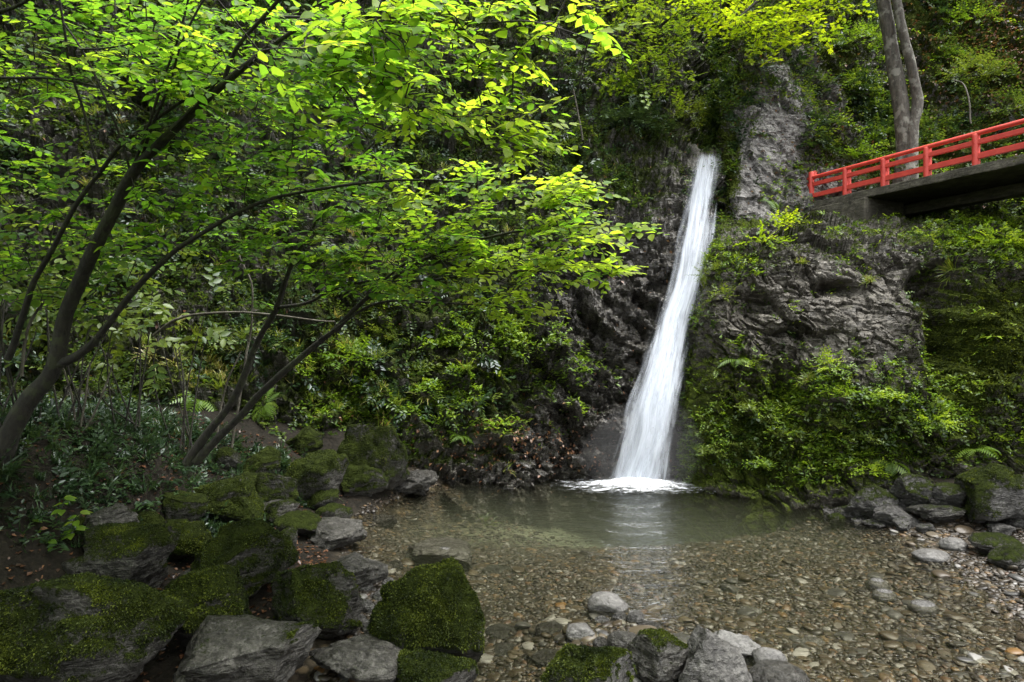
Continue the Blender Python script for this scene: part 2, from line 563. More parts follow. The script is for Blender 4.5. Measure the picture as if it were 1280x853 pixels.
chute = np.exp(-((A.px - np.interp(A.py, [195, 280, 370, 460, 540, 600], [884, 870, 850, 828, 812, 800])) / 38.0) ** 2) * (A.py > 185)
A_smooth_Y = A.Y
A.displace(1.0, 3, rockyA * (1 - 0.5 * chute) * (1 - 0.4 * lipd))
wetA = np.clip(sstep(570, 700, A.px) * sstep(230, 330, A.py) * 1.1 + sstep(560, 610, A.py) * 0.8 * sstep(350, 600, A.px), 0, 1)
mossA = 0.55 + 0.28 * A.n[..., 2] + 0.25 * fbm(A.pos.reshape(-1, 3) * 0.6, 3, 77).reshape(A.px.shape)
mossA += -0.6 * sstep(610, 730, A.px) * sstep(240, 330, A.py) - 0.35 * chute
mossA -= 0.5 * sstep(575, 600, A.py) * sstep(350, 600, A.px)
mossA += 0.3 * bump(A.px, A.py, 700, 450, 70, 90)
o = link('gorge_hillside', A.mesh('gorge_hillside', M['cliff'], mossA, wetA))
tag(o, 'steep dark mossy hillside closing the gorge left of and behind the waterfall', kind='structure')

# ---- upper right hillside behind the bridge, with the bare grey rock beside the lip
pxC = [902, 906, 925, 960, 1010, 1100, 1200, 1280, 1500, 2000]
pyC = [-520, -200, 0, 100, 170, 250, 300, 345, 420]
TC = [
    [29, 27, 25.5, 25, 24.5, 24, 24, 23.5, 21, 17],
    [24, 22, 20.8, 20.2, 20, 20, 20, 19.5, 17.5, 14],
    [20.5, 18.6, 17.6, 17.4, 17.6, 18.2, 18, 17.5, 15.5, 12],
    [18, 16.2, 15.5, 15.4, 16.0, 17.0, 16.8, 16.3, 14.2, 11],
    [17, 15.0, 14.6, 14.7, 15.4, 16.0, 15.7, 15.2, 13.2, 10.3],
    [16, 14.3, 13.9, 14.2, 14.9, 14.6, 14.2, 13.7, 12, 9.4],
    [15.5, 14.0, 13.6, 13.8, 14.2, 14.2, 13.8, 13.3, 11.6, 9],
    [15, 13.6, 13.2, 13.4, 13.8, 14.0, 13.6, 13.1, 11.4, 8.8],
    [15, 13.4, 13.0, 13.2, 13.6, 13.8, 13.4, 12.9, 11.2, 8.6],
]
C = Sheet(pxC, pyC, TC, 400, 260, 3, dens_u=([0, .04, .85, 1], [902, 912, 1320, 2000]), dens_v=([0, .08, .18, 1], [-520, -200, -40, 420]),
          pxfun=lambda u, v: np.where(u < 960, 960 - (960 - u) * np.interp(v, [-100, 0, 100, 170, 290], [0.3, 0.55, .9, 1.05, 1.05]), u))
grey = np.clip(bump(C.px, C.py, np.interp(C.py, [80, 300], [985, 930]), 190, 42, 115) * 1.5, 0, 1)
grey = np.maximum(grey, bump(C.px, C.py, 1020, 235, 40, 30))
C.displace(0.9, 21, 0.6 - 0.32 * grey)
mossC = 0.62 + 0.25 * C.n[..., 2] + 0.25 * fbm(C.pos.reshape(-1, 3) * 0.6, 3, 78).reshape(C.px.shape) - 0.55 * grey
mossC += 0.5 * bump(C.px, C.py, 915, 230, 14, 60)
o = link('upper_hillside', C.mesh('upper_hillside', M['bare_rock'], mossC, grey * 0.25))
tag(o, 'steep leafy hillside with bare grey rock rising behind the red railed bridge', kind='structure')

# ---- right buttress: cliff under the bridge
def left_edge(v):
    return np.interp(v, [255, 285, 330, 370, 420, 480, 540, 600, 700], [912, 903, 893, 880, 870, 862, 857, 854, 852])


pxB = [840, 846, 850, 870, 900, 950, 1000, 1060, 1150, 1280, 1500, 2000]
pyB = [258, 268, 276, 288, 320, 400, 500, 600, 640, 700]
TB = [
    [17.0, 16.4, 16, 15.8, 15.8, 16, 16.4, 16.6, 16.2, 15.4, 14, 11],
    [16.0, 15.4, 15, 14.8, 14.6, 14.9, 15.3, 15.6, 15.2, 14.4, 13, 10.5],
    [14.6, 14.1, 13.8, 13.6, 13.4, 13.6, 13.9, 13.9, 13.5, 12.7, 11.6, 9.6],
    [13.8, 13.2, 12.7, 12.4, 12.2, 12.3, 12.4, 12.3, 12.0, 11.4, 10.5, 8.8],
    [13.4, 12.7, 12.2, 11.9, 11.7, 11.5, 11.5, 11.4, 11.3, 10.8, 10, 8.4],
    [13.0, 12.2, 11.8, 11.4, 11.2, 11.0, 10.9, 10.7, 10.5, 10.2, 9.5, 8],
    [12.8, 12.0, 11.5, 11.1, 10.9, 10.7, 10.4, 10.1, 9.9, 9.5, 9, 7.6],
    [12.6, 11.8, 11.3, 10.9, 10.7, 10.4, 10.0, 9.75, 9.5, 9.2, 8.5, 7.2],
    [12.5, 11.6, 11.0, 10.6, 10.3, 10.0, 9.6, 9.35, 9.1, 8.7, 8.1, 6.9],
    [12.4, 11.4, 10.7, 10.2, 10.0, 9.6, 9.1, 8.9, 8.6, 8.2, 7.5, 6.5],
]
B = Sheet(pxB, pyB, TB, 560, 430, 3, dens_u=([0, .05, .88, 1], [840, 852, 1300, 2000]), dens_v=([0, .18, 1], [258, 290, 700]),
          pxfun=lambda u, v: 2000 - (2000 - u) * (2000 - left_edge(v)) / (2000 - 850))
# features of the face: dark recess right of the grey slab, ledges
slab = bump(B.px, B.py, 1095, 400, 75, 80)
recess = bump(B.px, B.py, 1188, 430, 22, 75) + 0.8 * bump(B.px, B.py, 1165, 360, 25, 25) + 0.9 * bump(B.px, B.py, 985, 490, 22, 30) \
    + 0.6 * bump(B.px, B.py, 950, 390, 22, 22) + 0.7 * bump(B.px, B.py, 1050, 366, 28, 9)
ledge = bump(B.px, B.py, 1090, 520, 120, 45) + 0.9 * bump(B.px, B.py, 1235, 430, 36, 55) + 0.8 * bump(B.px, B.py, 1200, 320, 80, 25)
B.displace(0.62, 33, (0.9 - 0.45 * slab) * (0.35 + 0.65 * sstep(0, 60, B.px - left_edge(B.py))))
B.pos[..., 1] += 0.9 * recess - 0.45 * ledge
B.n = B.normals()
mossB = 0.44 + 0.35 * B.n[..., 2] + 0.35 * fbm(B.pos.reshape(-1, 3) * 0.7, 3, 79).reshape(B.px.shape) - 0.36 * slab
mossB += 0.55 * bump(B.px, B.py, 1235, 430, 45, 60) + 0.4 * bump(B.px, B.py, 1050, 540, 130, 50) + 0.3 * bump(B.px, B.py, 920, 560, 60, 60)
mossB -= 0.5 * bump(B.px, B.py, 965, 400, 60, 40)
wetB = 0.6 * sstep(930, 850, B.px) + 0.5 * sstep(600, 640, B.py)
o = link('waterfall_cliff', B.mesh('waterfall_cliff', M['cliff_grey'], mossB, np.clip(wetB, 0, 1)))
tag(o, 'rugged grey and mossy cliff between the waterfall and the red railed bridge', kind='structure')

# ---- ground: pool bed, gravel shallows, banks
GP = [  # px, py, z : ground height where the ray of that pixel meets the ground at height z
    (430, 645, 0.02), (520, 616, 0.0), (600, 606, -0.35), (700, 602, -0.8), (790, 606, -1.2), (860, 608, -1.0), (650, 660, -0.38), (760, 650, -0.42),
    (860, 645, -0.42), (960, 650, -0.30), (1040, 660, -0.26), (1105, 668, -0.08), (1000, 690, -0.14), (800, 740, -0.14), (1000, 740, -0.15), (1200, 690, 0.02), (1150, 760, -0.08),
    (1000, 853, -0.08), (1280, 853, -0.02), (1280, 760, 0.0), (1400, 760, 0.10), (620, 790, -0.22), (650, 853, -0.16), (700, 700, -0.20), (560, 720, -0.25), (560, 655, -0.34), (470, 655, -.2), (500, 630, -.3),
    (480, 770, 0.06), (470, 715, 0.03), (490, 690, -0.15), (420, 690, 0.03), (880, 800, -0.08), (780, 853, -0.03), (760, 776, -0.03), (715, 792, -0.05), (830, 770, -0.06), (900, 700, -0.16), (820, 690, -0.17), (1100, 720, -0.09), (1250, 665, 0.04), (1150, 820, -0.06)]
g = []
for px, py, z in GP:
    Y = (H - max(z, 0.0)) * F / (py - CY)      # under water: straight below the surface point
    g.append(((px - CX) / F * Y, Y, z))
g += [(-3.6, 5.4, 0.18), (-4.6, 6.0, 1.2), (-4.0, 7.6, 0.95),
      *[tuple(P(a, b, c)) for a, b, c in [(277, 652, 8.0), (223, 690, 7.0), (348, 632, 8.4), (396, 632, 8.9), (465, 600, 10.1), (457, 616, 9.6), (380, 572, 9.7), (325, 594, 9.0), (285, 586, 8.8),
                                         (418, 650, 8.5), (370, 670, 7.6), (133, 680, 6.3), (240, 560, 8.6), (430, 560, 10.4), (300, 730, 5.75)]], (-6.5, 8, 1.5), (-6.0, 4.5, 1.7), (-2.6, 4.6, 0.1), (-3.0, 3.0, 0.2), (-5, 2.5, 1.0),
      (0, 3.0, 0.05), (3, 2.5, 0.15), (6, 4, 0.3), (7, 7, 0.35), (-8, 6, 2.0), (-2.9, 7.0, 0.15), (-3.0, 9.9, 0.4), (0, 1, 0.2), (4, 0, 0.3), (-4, 0, 0.9),
      (9, 9, 0.6), (8, 3, 0.5), (5.9, 9.7, 0.4), (6.2, 8.8, 0.3), (2, 13, -1), (-2, 13, 0.3), (-6, 12, 1.5)]
g = np.array(g)


def _tps(r2):
    return np.where(r2 > 1e-9, 0.5 * r2 * np.log(r2 + 1e-12), 0)


_n = len(g)
_d2 = ((g[:, None, :2] - g[None, :, :2]) ** 2).sum(-1)
_K = np.zeros((_n + 3, _n + 3))
_K[:_n, :_n] = _tps(_d2) + 0.02 * np.eye(_n)
_K[:_n, _n] = 1
_K[:_n, _n + 1:] = g[:, :2]
_K[_n:, :_n] = _K[:_n, _n:].T
_w = np.linalg.solve(_K, np.concatenate([g[:, 2], [0, 0, 0]]))


def ground_z(x, y):
    x, y = np.asarray(x, float), np.asarray(y, float)
    sh = x.shape
    x, y = x.ravel(), y.ravel()
    out = np.empty(len(x))
    for a in range(0, len(x), 20000):
        xx, yy = x[a:a + 20000], y[a:a + 20000]
        d2 = (xx[:, None] - g[None, :, 0]) ** 2 + (yy[:, None] - g[None, :, 1]) ** 2
        out[a:a + 20000] = _tps(d2) @ _w[:_n] + _w[_n] + _w[_n + 1] * xx + _w[_n + 2] * yy
    far = sstep(9, 14, np.hypot(x - 0.5, y - 6.5))
    out = np.clip(out, -1.3, 2.2)
    return (out * (1 - far) + 0.6 * far).reshape(sh)


gx = np.interp(np.linspace(0, 1, 330), [0, .06, .94, 1], [-80, -8, 8, 80])
gy = np.interp(np.linspace(0, 1, 260), [0, .08, .94, 1], [-60, 1.5, 13, 60])
GX, GY = np.meshgrid(gx, gy)
GZ = ground_z(GX, GY)
GZ += 0.05 * fbm(np.stack([GX.ravel(), GY.ravel(), 0 * GX.ravel()], 1) * 1.6, 4, 61).reshape(GX.shape) * sstep(-1.5, -3.0, GX)
GZ += 0.02 * fbm(np.stack([GX.ravel(), GY.ravel(), 0 * GX.ravel()], 1) * 2.5, 3, 62).reshape(GX.shape)
ii, jj = np.meshgrid(np.arange(259), np.arange(329), indexing='ij')
a0 = ii * 330 + jj
GQ = np.stack([a0, a0 + 1, a0 + 331, a0 + 330], -1).reshape(-1, 4)


def bed_mat():
    """leaf mould on the banks, small stones in the shallows, grey-green silt in the deep pool"""
    m, nt, out = mat('stream bed')
    tc = nd(nt, 'ShaderNodeTexCoord')
    v = tc.outputs['Object']
    n1 = noise(nt, v, 2.2, 5, 0.6)
    n2 = noise(nt, v, 22, 5, 0.7)
    vo = nd(nt, 'ShaderNodeTexVoronoi')
    vo.inputs['Scale'].default_value = 13
    nt.links.new(v, vo.inputs['Vector'])
    sepc = nd(nt, 'ShaderNodeSeparateColor')
    nt.links.new(vo.outputs['Color'], sepc.inputs[0])
    stones = ramp(nt, sepc.outputs[0], [(0.0, (0.02, 0.016, 0.012)), (0.45, (0.055, 0.045, 0.03)), (0.75, (0.10, 0.085, 0.06)), (1.0, (0.13, 0.09, 0.045))])
    stones = mixc(nt, ramp(nt, vo.outputs['Distance'], [(0.35, g3(0)), (0.62, g3(0.8))]), stones, (0.02, 0.017, 0.012))
    silt = ramp(nt, n1, [(0.3, (0.075, 0.09, 0.06)), (0.7, (0.15, 0.16, 0.11))])
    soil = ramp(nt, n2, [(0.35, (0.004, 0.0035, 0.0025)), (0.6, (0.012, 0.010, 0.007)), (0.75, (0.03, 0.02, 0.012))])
    ad = nd(nt, 'ShaderNodeAttribute', attribute_name='silt')
    ab = nd(nt, 'ShaderNodeAttribute', attribute_name='bank')
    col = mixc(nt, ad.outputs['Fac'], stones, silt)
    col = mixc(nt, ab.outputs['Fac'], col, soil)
    bs = nd(nt, 'ShaderNodeBsdfPrincipled')
    bs.inputs['Roughness'].default_value = 0.85
    bs.inputs['Specular IOR Level'].default_value = 0.12
    nt.links.new(col, bs.inputs['Base Color'])
    bp = nd(nt, 'ShaderNodeBump')
    bp.inputs['Strength'].default_value = 0.5
    bp.inputs['Distance'].default_value = 0.03
    nt.links.new(mathn(nt, 'SUBTRACT', n2, mathn(nt, 'MULTIPLY', vo.outputs['Distance'], 0.8)), bp.inputs['Height'])
    nt.links.new(bp.outputs[0], bs.inputs['Normal'])
    nt.links.new(bs.outputs[0], out.inputs[0])
    return m


M['bed'] = bed_mat()
silt = sstep(-0.32, -0.80, GZ)
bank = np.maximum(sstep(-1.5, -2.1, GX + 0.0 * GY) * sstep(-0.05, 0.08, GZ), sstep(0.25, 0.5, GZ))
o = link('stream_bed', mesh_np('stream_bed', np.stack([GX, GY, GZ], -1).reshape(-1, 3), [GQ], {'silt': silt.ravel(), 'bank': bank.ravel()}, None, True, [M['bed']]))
tag(o, 'stony stream bed and dark soil bank around the pool', kind='structure')


# ---- water
def water_mat():
    m, nt, out = mat('clear pool water')
    tc = nd(nt, 'ShaderNodeTexCoord')
    v = tc.outputs['Object']
    mp = nd(nt, 'ShaderNodeMapping')
    mp.inputs['Scale'].default_value = (1.0, 1.9, 1.0)
    nt.links.new(v, mp.inputs[0])
    n1 = noise(nt, mp.outputs[0], 3.2, 3, 0.5, 0.6)
    n2 = noise(nt, mp.outputs[0], 13.0, 3, 0.55, 0.4)
    bp = nd(nt, 'ShaderNodeBump')
    bp.inputs['Strength'].default_value = 0.45
    bp.inputs['Distance'].default_value = 0.07
    nt.links.new(mathn(nt, 'MULTIPLY_ADD', n2, 0.5, n1), bp.inputs['Height'])
    gl = nd(nt, 'ShaderNodeBsdfGlossy')
    gl.inputs['Roughness'].default_value = 0.06
    tr = nd(nt, 'ShaderNodeBsdfTransparent')
    tr.inputs[0].default_value = (0.86, 0.85, 0.76, 1)
    fr = nd(nt, 'ShaderNodeFresnel')
    fr.inputs[0].default_value = 1.33
    nt.links.new(bp.outputs[0], fr.inputs['Normal'])
    nt.links.new(bp.outputs[0], gl.inputs['Normal'])
    mx = nd(nt, 'ShaderNodeMixShader')
    nt.links.new(fr.outputs[0], mx.inputs[0])
    nt.links.new(tr.outputs[0], mx.inputs[1])
    nt.links.new(gl.outputs[0], mx.inputs[2])
    nt.links.new(mx.outputs[0], out.inputs[0])
    pv = nd(nt, 'ShaderNodeVolumePrincipled')
    pv.inputs['Density'].default_value = 0.15
    pv.inputs['Color'].default_value = (0.66, 0.74, 0.60, 1)
    pv.inputs['Anisotropy'].default_value = 0.3
    nt.links.new(pv.outputs[0], out.inputs['Volume'])
    return m


M['water'] = water_mat()
wx, wy = np.linspace(-4.2, 7.5, 240), np.linspace(2.6, 13.2, 220)
WX, WY = np.meshgrid(wx, wy)
rr = np.hypot(WX - 2.05, WY - 10.9)
WZ = 0.010 * np.exp(-(rr / 2.2) ** 2) * np.sin(rr * 13.0 + 1.5 * np.sin(WX * 3)) + 0.006 * vnoise(np.stack([WX.ravel() * 2, WY.ravel() * 4, 0 * WX.ravel()], 1), 3).reshape(WX.shape)
ii, jj = np.meshgrid(np.arange(219), np.arange(239), indexing='ij')
a0 = ii * 240 + jj
top = np.stack([WX, WY, WZ], -1).reshape(-1, 3)
bot = top.copy()
bot[:, 2] = -1.6
nT = len(top)
QT = np.stack([a0, a0 + 1, a0 + 241, a0 + 240], -1).reshape(-1, 4)
idx = np.arange(nT).reshape(220, 240)
rim = np.concatenate([idx[0, :], idx[1:, -1], idx[-1, -2::-1], idx[-2:0:-1, 0]])
nx = np.roll(rim, -1)
QS = np.stack([rim, rim + nT, nx + nT, nx], -1)
o = link('pool_water', mesh_np('pool_water', np.vstack([top, bot]), [QT, QT[:, ::-1] + nT, QS], None, None, True, [M['water']]))
tag(o, 'clear shallow greenish pool water below the waterfall', kind='structure')
# ================================================================= rocks
_ico = {}


def ico(sub):
    if sub not in _ico:
        bm = bmesh.new()
        bmesh.ops.create_icosphere(bm, subdivisions=sub, radius=1.0)
        _ico[sub] = (np.array([v.co[:] for v in bm.verts]), np.array([[v.index for v in f.verts] for f in bm.faces]))
        bm.free()
    return _ico[sub]


def rock_shape(seed, sub=5, cuts=9, hard=1.0, rough=0.10, lo=0.5, hi=0.88, fine=1.0):
    cuts = cuts + 5 if sub == 5 else cuts
    r = np.random.default_rng(seed)
    V, Fc = ico(sub)
    V = V.copy()
    for _ in range(cuts):
        n = r.normal(size=3)
        n[2] *= 0.8
        n /= np.linalg.norm(n)
        d = V @ n
        c = r.uniform(lo, hi)
        V -= np.clip(d - c, 0, None)[:, None] * n * hard
    N = V / np.linalg.norm(V, axis=1)[:, None]
    off = r.uniform(-50, 50, 3)
    q = V + off
    dsp = rough * fbm(q * 1.6, 3, seed) + rough * 0.45 * fbm(q * 5, 4, seed + 3, ridge=True) * fine
    f1, f2, cid, fa = worley(q * 1.6, seed)
    g1, g2, gid, ga = worley(q * 4.2, seed + 4)
    dsp = dsp + rough * (0.5 * (cid - 0.5) + 1.6 * fa + 0.6 * ga) * fine
    V = V + N * dsp[:, None]
    V -= (V.max(0) + V.min(0)) / 2
    V /= (V.max(0) - V.min(0)) / 2
    return V, Fc


def vnormals(V, Fc):
    fn = np.cross(V[Fc[:, 1]] - V[Fc[:, 0]], V[Fc[:, 2]] - V[Fc[:, 0]])
    n = np.zeros_like(V)
    for k in range(3):
        np.add.at(n, Fc[:, k], fn)
    return n / (np.linalg.norm(n, axis=1)[:, None] + 1e-9)


def rotz(a):
    c, s = math.cos(a), math.sin(a)
    return np.array([[c, -s, 0], [s, c, 0], [0, 0, 1.0]])


ROCK_TOPS = []


def place_rock(name, x0, x1, y0, y1, Y, moss, label, seed, group=None, mkey='rock', sub=5, cuts=9, rough=0.10, wet=0.0, cat='boulder',
               fuzz=0, depth=0.85, lo=0.48, hi=0.85, fuzz_lo=0.42):
    cx, cy = (x0 + x1) / 2, (y0 + y1) / 2
    best = None
    for Yt in np.linspace(max(4.0, Y - 0.7), Y + 0.9, 33):   # the distance at which it sits on the ground
        q = P(cx, cy, Yt)
        gap = q[2] - 0.42 * (y1 - y0) / F * Yt - float(ground_z(q[0], q[1]))
        e = abs(gap + 0.04) + 0.04 * abs(Yt - Y)
        if best is None or e < best[0]:
            best = (e, Yt)
    Y = best[1]
    c = P(cx, cy, Y)
    a = (x1 - x0) / 2 / F * Y
    b = a * depth
    hp = (y1 - y0) / 2 / F * Y
    th = math.atan2(cy - CY, F)
    ch = math.sqrt(max((hp ** 2 - (b * math.sin(th)) ** 2), (0.35 * hp) ** 2)) / math.cos(th)
    V, Fc = rock_shape(seed, sub, cuts, 1.0, rough, lo, hi)
    V = V * np.array([a, b, ch])
    base = float(ground_z(c[0], c[1])) - 0.06
    lowz = c[2] - ch
    if lowz > base:                                   # reach down to the ground it lies on
        k = (c[2] - base) / ch
        V[:, 2] = np.where(V[:, 2] < 0, V[:, 2] * k, V[:, 2])
    n = vnormals(V, Fc)
    w = V + c
    if x1 < 620 and moss > 0.2:
        moss += 0.14 if y1 > 700 else 0.36
    mv = moss + 0.45 * (n[:, 2] - 0.35) * (moss > -0.3) + 0.3 * fbm(w * 2.2, 3, seed + 5)
    if sub == 5 and moss > 0.2:                        # moss lies on the stone in cushions
        V = V + n * (0.05 * min(a, 0.6) * sstep(0.3, 0.75, mv) * (0.35 + 1.2 * np.clip(fbm(w * 7, 3, seed + 11) + 0.35, 0, 1.2)))[:, None]
        n = vnormals(V, Fc)
    wetv = wet + 0.9 * sstep(0.10, 0.01, w[:, 2]) * (Y > 4)
    me = mesh_np(name, V, [Fc], {'moss': mv, 'wet': np.clip(wetv, 0, 1)}, None, True, [M[mkey]])
    o = tag(link(name, me, loc=c), label, cat, group)
    if fuzz:
        fm = (mv > fuzz_lo) & (n[:, 2] > -0.35)
        if fm.sum() > 30:
            fz = moss_fuzz(V, n, Fc, fm, fuzz, seed)
            link('moss', fz, o)
    return o


def moss_fuzz(V, n, Fc, mask, count, seed):
    """a pile of short moss blades covering the mossy side"""
    r = np.random.default_rng(seed + 900)
    fm = mask[Fc].all(1)
    Fm = Fc[fm]
    ar = np.linalg.norm(np.cross(V[Fm[:, 1]] - V[Fm[:, 0]], V[Fm[:, 2]] - V[Fm[:, 0]]), axis=1)
    clump = 0.12 + 1.6 * np.clip(fbm(V[Fm].mean(1) * 7, 3, seed) + 0.1, 0, 1)
    w = ar * np.clip(clump, 0.03, 2)
    k = r.choice(len(Fm), count, p=w / w.sum())
    u = r.random((count, 2))
    u = np.where(u.sum(1)[:, None] > 1, 1 - u, u)
    T = Fm[k]
    p = V[T[:, 0]] + (V[T[:, 1]] - V[T[:, 0]]) * u[:, :1] + (V[T[:, 2]] - V[T[:, 0]]) * u[:, 1:]
    nn = n[T[:, 0]]
    d = nn + 0.75 * r.normal(size=(count, 3))
    d /= np.linalg.norm(d, axis=1)[:, None]
    L = r.uniform(0.010, 0.026, count)[:, None]
    s = np.cross(d, r.normal(size=(count, 3)))
    s /= np.linalg.norm(s, axis=1)[:, None]
    W = L * r.uniform(0.16, 0.3, (count, 1))
    p = p - nn * 0.004
    VV = np.stack([p - s * W, p + s * W, p + d * L * 0.6 + s * W * 0.8, p + d * L - np.array([0, 0, 1]) * L * 0.15, p + d * L * 0.6 - s * W * 0.8], 1).reshape(-1, 3)
    b = np.arange(count)[:, None] * 5
    tint = np.repeat(np.clip(0.45 + 0.8 * fbm(p * 4, 3, seed + 4) + 0.18 * r.normal(size=count), 0, 1), 5)
    return mesh_np('moss', VV, [b + np.array([[0, 1, 2, 3, 4]])], {'tint': tint}, None, True, [M['moss']])


place_rock('boulder', -25, 224, 716, 880, 4.75, 0.50, 'broad low moss topped boulder, widest of those on the shaded bank', 101, cuts=10, fuzz=26000, depth=0.6)
place_rock('boulder', 200, 314, 712, 806, 5.05, 0.62, 'rounded all green boulder wedged against the broad moss topped boulder', 102, cuts=8, fuzz=14000)
place_rock('boulder', 236, 366, 654, 765, 5.7, 0.60, 'tall rounded mossy boulder behind the square edged mossy block', 103, cuts=7, fuzz=14000)
place_rock('boulder', 92, 212, 660, 742, 5.75, 0.28, 'pointed lichen spotted boulder behind the broad moss topped boulder', 104, cuts=12, fuzz=5000, fuzz_lo=0.45)
place_rock('boulder', 98, 168, 630, 690, 6.3, 0.12, 'dark grey angular rock behind the pointed lichen spotted boulder', 105, cuts=12)
place_rock('boulder', 340, 450, 702, 805, 5.3, 0.40, 'square edged mossy block beside the heap of grey cobbles', 106, cuts=14, fuzz=7000, lo=0.5, hi=0.7)
place_rock('boulder', 222, 398, 764, 868, 4.55, 0.16, 'slanting grey streaked boulder with a moss patch at its right end', 107, cuts=11, fuzz=4000, fuzz_lo=0.5)
place_rock('boulder', 385, 520, 794, 875, 4.45, -0.5, 'bare grey brown cracked slab between grey and mossy boulders', 108, mkey='rock', cuts=13, rough=0.12)
place_rock('boulder', 466, 605, 708, 860, 4.85, 0.62, 'bright green egg shaped mossy boulder at the edge of the shallows', 109, cuts=7, fuzz=34000, depth=0.8)
place_rock('boulder', 474, 596, 818, 900, 4.3, 0.50, 'low dark mossy boulder in front of the bright green egg shaped one', 110, cuts=8, fuzz=14000)
place_rock('boulder', 676, 800, 806, 905, 4.3, 0.45, 'moss crowned grey boulder standing alone in front of the round cobbles', 111, cuts=8, fuzz=16000, mkey='rock_grey')
place_rock('boulder', 842, 938, 786, 880, 4.62, 0.05, 'flat topped angular grey boulder beside the pale speckled stone', 112, mkey='rock_grey', cuts=15, lo=0.5, hi=0.75, wet=.15)
place_rock('boulder', 778, 866, 790, 866, 4.7, 0.28, 'dark wet boulder with mossy edges adjoining the flat topped angular one', 155, mkey='rock', cuts=12, lo=0.5, hi=0.75, wet=.3, fuzz=3000)
place_rock('boulder', 880, 946, 788, 832, 4.85, -0.8, 'pale speckled stone leaning on the flat topped angular boulder', 113, mkey='pale_stone', cuts=9)
place_rock('boulder', 505, 592, 674, 712, 7.1, -0.7, 'solitary blue grey rock standing in the clear pool shallows', 114, mkey='pale_stone', cuts=14, wet=0.1)
place_rock('boulder', 383, 457, 648, 690, 7.7, 0.05, 'pale topped grey rock at the left water edge', 115, mkey='rock', cuts=11)
place_rock('boulder', 396, 484, 693, 742, 6.5, 0.05, 'dull grey rock between the pale topped rock and the cobble heap', 116, cuts=11)
place_rock('boulder', 222, 332, 596, 662, 8.0, 0.42, 'wide dark mossy boulder at the foot of the leaning thin stems', 117, cuts=9, fuzz=5000)
place_rock('boulder', 178, 268, 654, 695, 7.0, 0.55, 'flat green mossy rock in the hollow behind the tall rounded boulder', 118, cuts=8, fuzz=6000)
place_rock('boulder', 322, 374, 590, 640, 8.4, 0.34, 'small mossy rock with a white lichen scar on the shaded bank', 119, cuts=10)
place_rock('boulder', 358, 434, 568, 642, 8.9, 0.30, 'leaning dark slab half covered with moss on the shaded bank', 120, cuts=12, fuzz=4000)
place_rock('boulder', 418, 512, 526, 612, 10.1, 0.40, 'large dark mossy outcrop at the left end of the far shore', 121, cuts=9, fuzz=5000)
place_rock('boulder', 428, 486, 578, 622, 9.6, 0.32, 'mossy rock below the large dark mossy outcrop', 122, cuts=9)
place_rock('boulder', 356, 404, 534, 578, 9.7, 0.45, 'mossy round rock above the leaning dark slab', 123, cuts=8)
place_rock('boulder', 488, 548, 586, 620, 10.5, -0.6, 'wet blue grey rock at the water edge of the far shore', 124, cuts=12, wet=0.7)
place_rock('boulder', 556, 606, 520, 576, 11.1, 0.55, 'upright mossy lump on the far bank above the pool', 125, cuts=8, fuzz=3000)
place_rock('boulder', 462, 496, 643, 662, 8.8, -0.6, 'tiny grey rock breaking the calm water near the left shore', 126, mkey='rock_grey', cuts=9, sub=4)
place_rock('boulder', 300, 350, 560, 600, 9.0, 0.38, 'dark mossy rock behind the wide dark mossy boulder', 127, cuts=9)
place_rock('boulder', 270, 300, 558, 592, 8.8, 0.3, 'narrow dark rock beside the base of the leaning thin stems', 128, cuts=9, sub=4)
place_rock('boulder', 395, 440, 628, 655, 8.5, 0.3, 'low dark rock at the inner corner of the left shore', 129, cuts=9, sub=4)
place_rock('boulder', 340, 400, 640, 676, 7.6, 0.32, 'half mossy low rock left of the pale topped grey rock', 130, cuts=9, sub=4)
place_rock('boulder', 330, 372, 660, 702, 6.9, 0.34, 'small green rock between the tall rounded boulder and the dull grey rock', 131, cuts=9, sub=4)
fil = np.random.default_rng(91)
for k in range(46):
    px, py = fil.uniform(60, 470), fil.uniform(585, 770)
    if py > 640 + (470 - px) * 0.55 or (px > 420 and py < 650):
        continue
    wd = fil.uniform(24, 62)
    place_rock('stone', px - wd / 2, px + wd / 2, py - wd * 0.32, py + wd * 0.32, (H - np.interp(px, [60, 470], [0.7, 0.1])) * F / (py + 10 - CY), fil.uniform(0.1, 0.5),
               'mossy stone filling the gaps between the big boulders of the shaded left bank', 850 + k, 'small mossy stones of the left bank', 'rock', 4, 11, 0.12, 0.1, 'stone')
# right bank
R = 'rocks at the foot of the right cliff'
place_rock('boulder', 1056, 1124, 606, 650, 9.3, 0.4, 'wet grey boulder at the left end of the right bank rocks', 141, R, 'rock_grey', cuts=12, wet=0.2)
place_rock('boulder', 1196, 1300, 578, 652, 8.9, 0.57, 'biggest boulder of the right bank, overgrown with yellow green moss', 142, R, 'rock_grey', cuts=11, fuzz=5000, fuzz_lo=.4)
place_rock('boulder', 1116, 1174, 590, 640, 9.3, 0.43, 'grey cracked boulder just left of the biggest mossy right bank boulder', 143, R, 'rock_grey', cuts=13)
place_rock('boulder', 1092, 1150, 632, 660, 8.8, 0.1, 'low wet rock at the water edge below the cracked grey boulder', 144, R, 'rock_grey', cuts=12, wet=0.5)
place_rock('boulder', 1140, 1200, 628, 656, 8.9, 0.28, 'dark angular rock where the side trickle meets the pool', 145, R, 'rock', cuts=13, wet=0.3)
place_rock('boulder', 1248, 1292, 630, 662, 8.3, 0.4, 'dark rounded rock in front of the biggest right bank boulder', 146, R, 'rock', cuts=8)
place_rock('boulder', 1040, 1072, 636, 656, 8.9, 0.1, 'small wet rock outermost in the water off the right bank', 147, R, 'rock_grey', cuts=12, wet=0.5, sub=4)
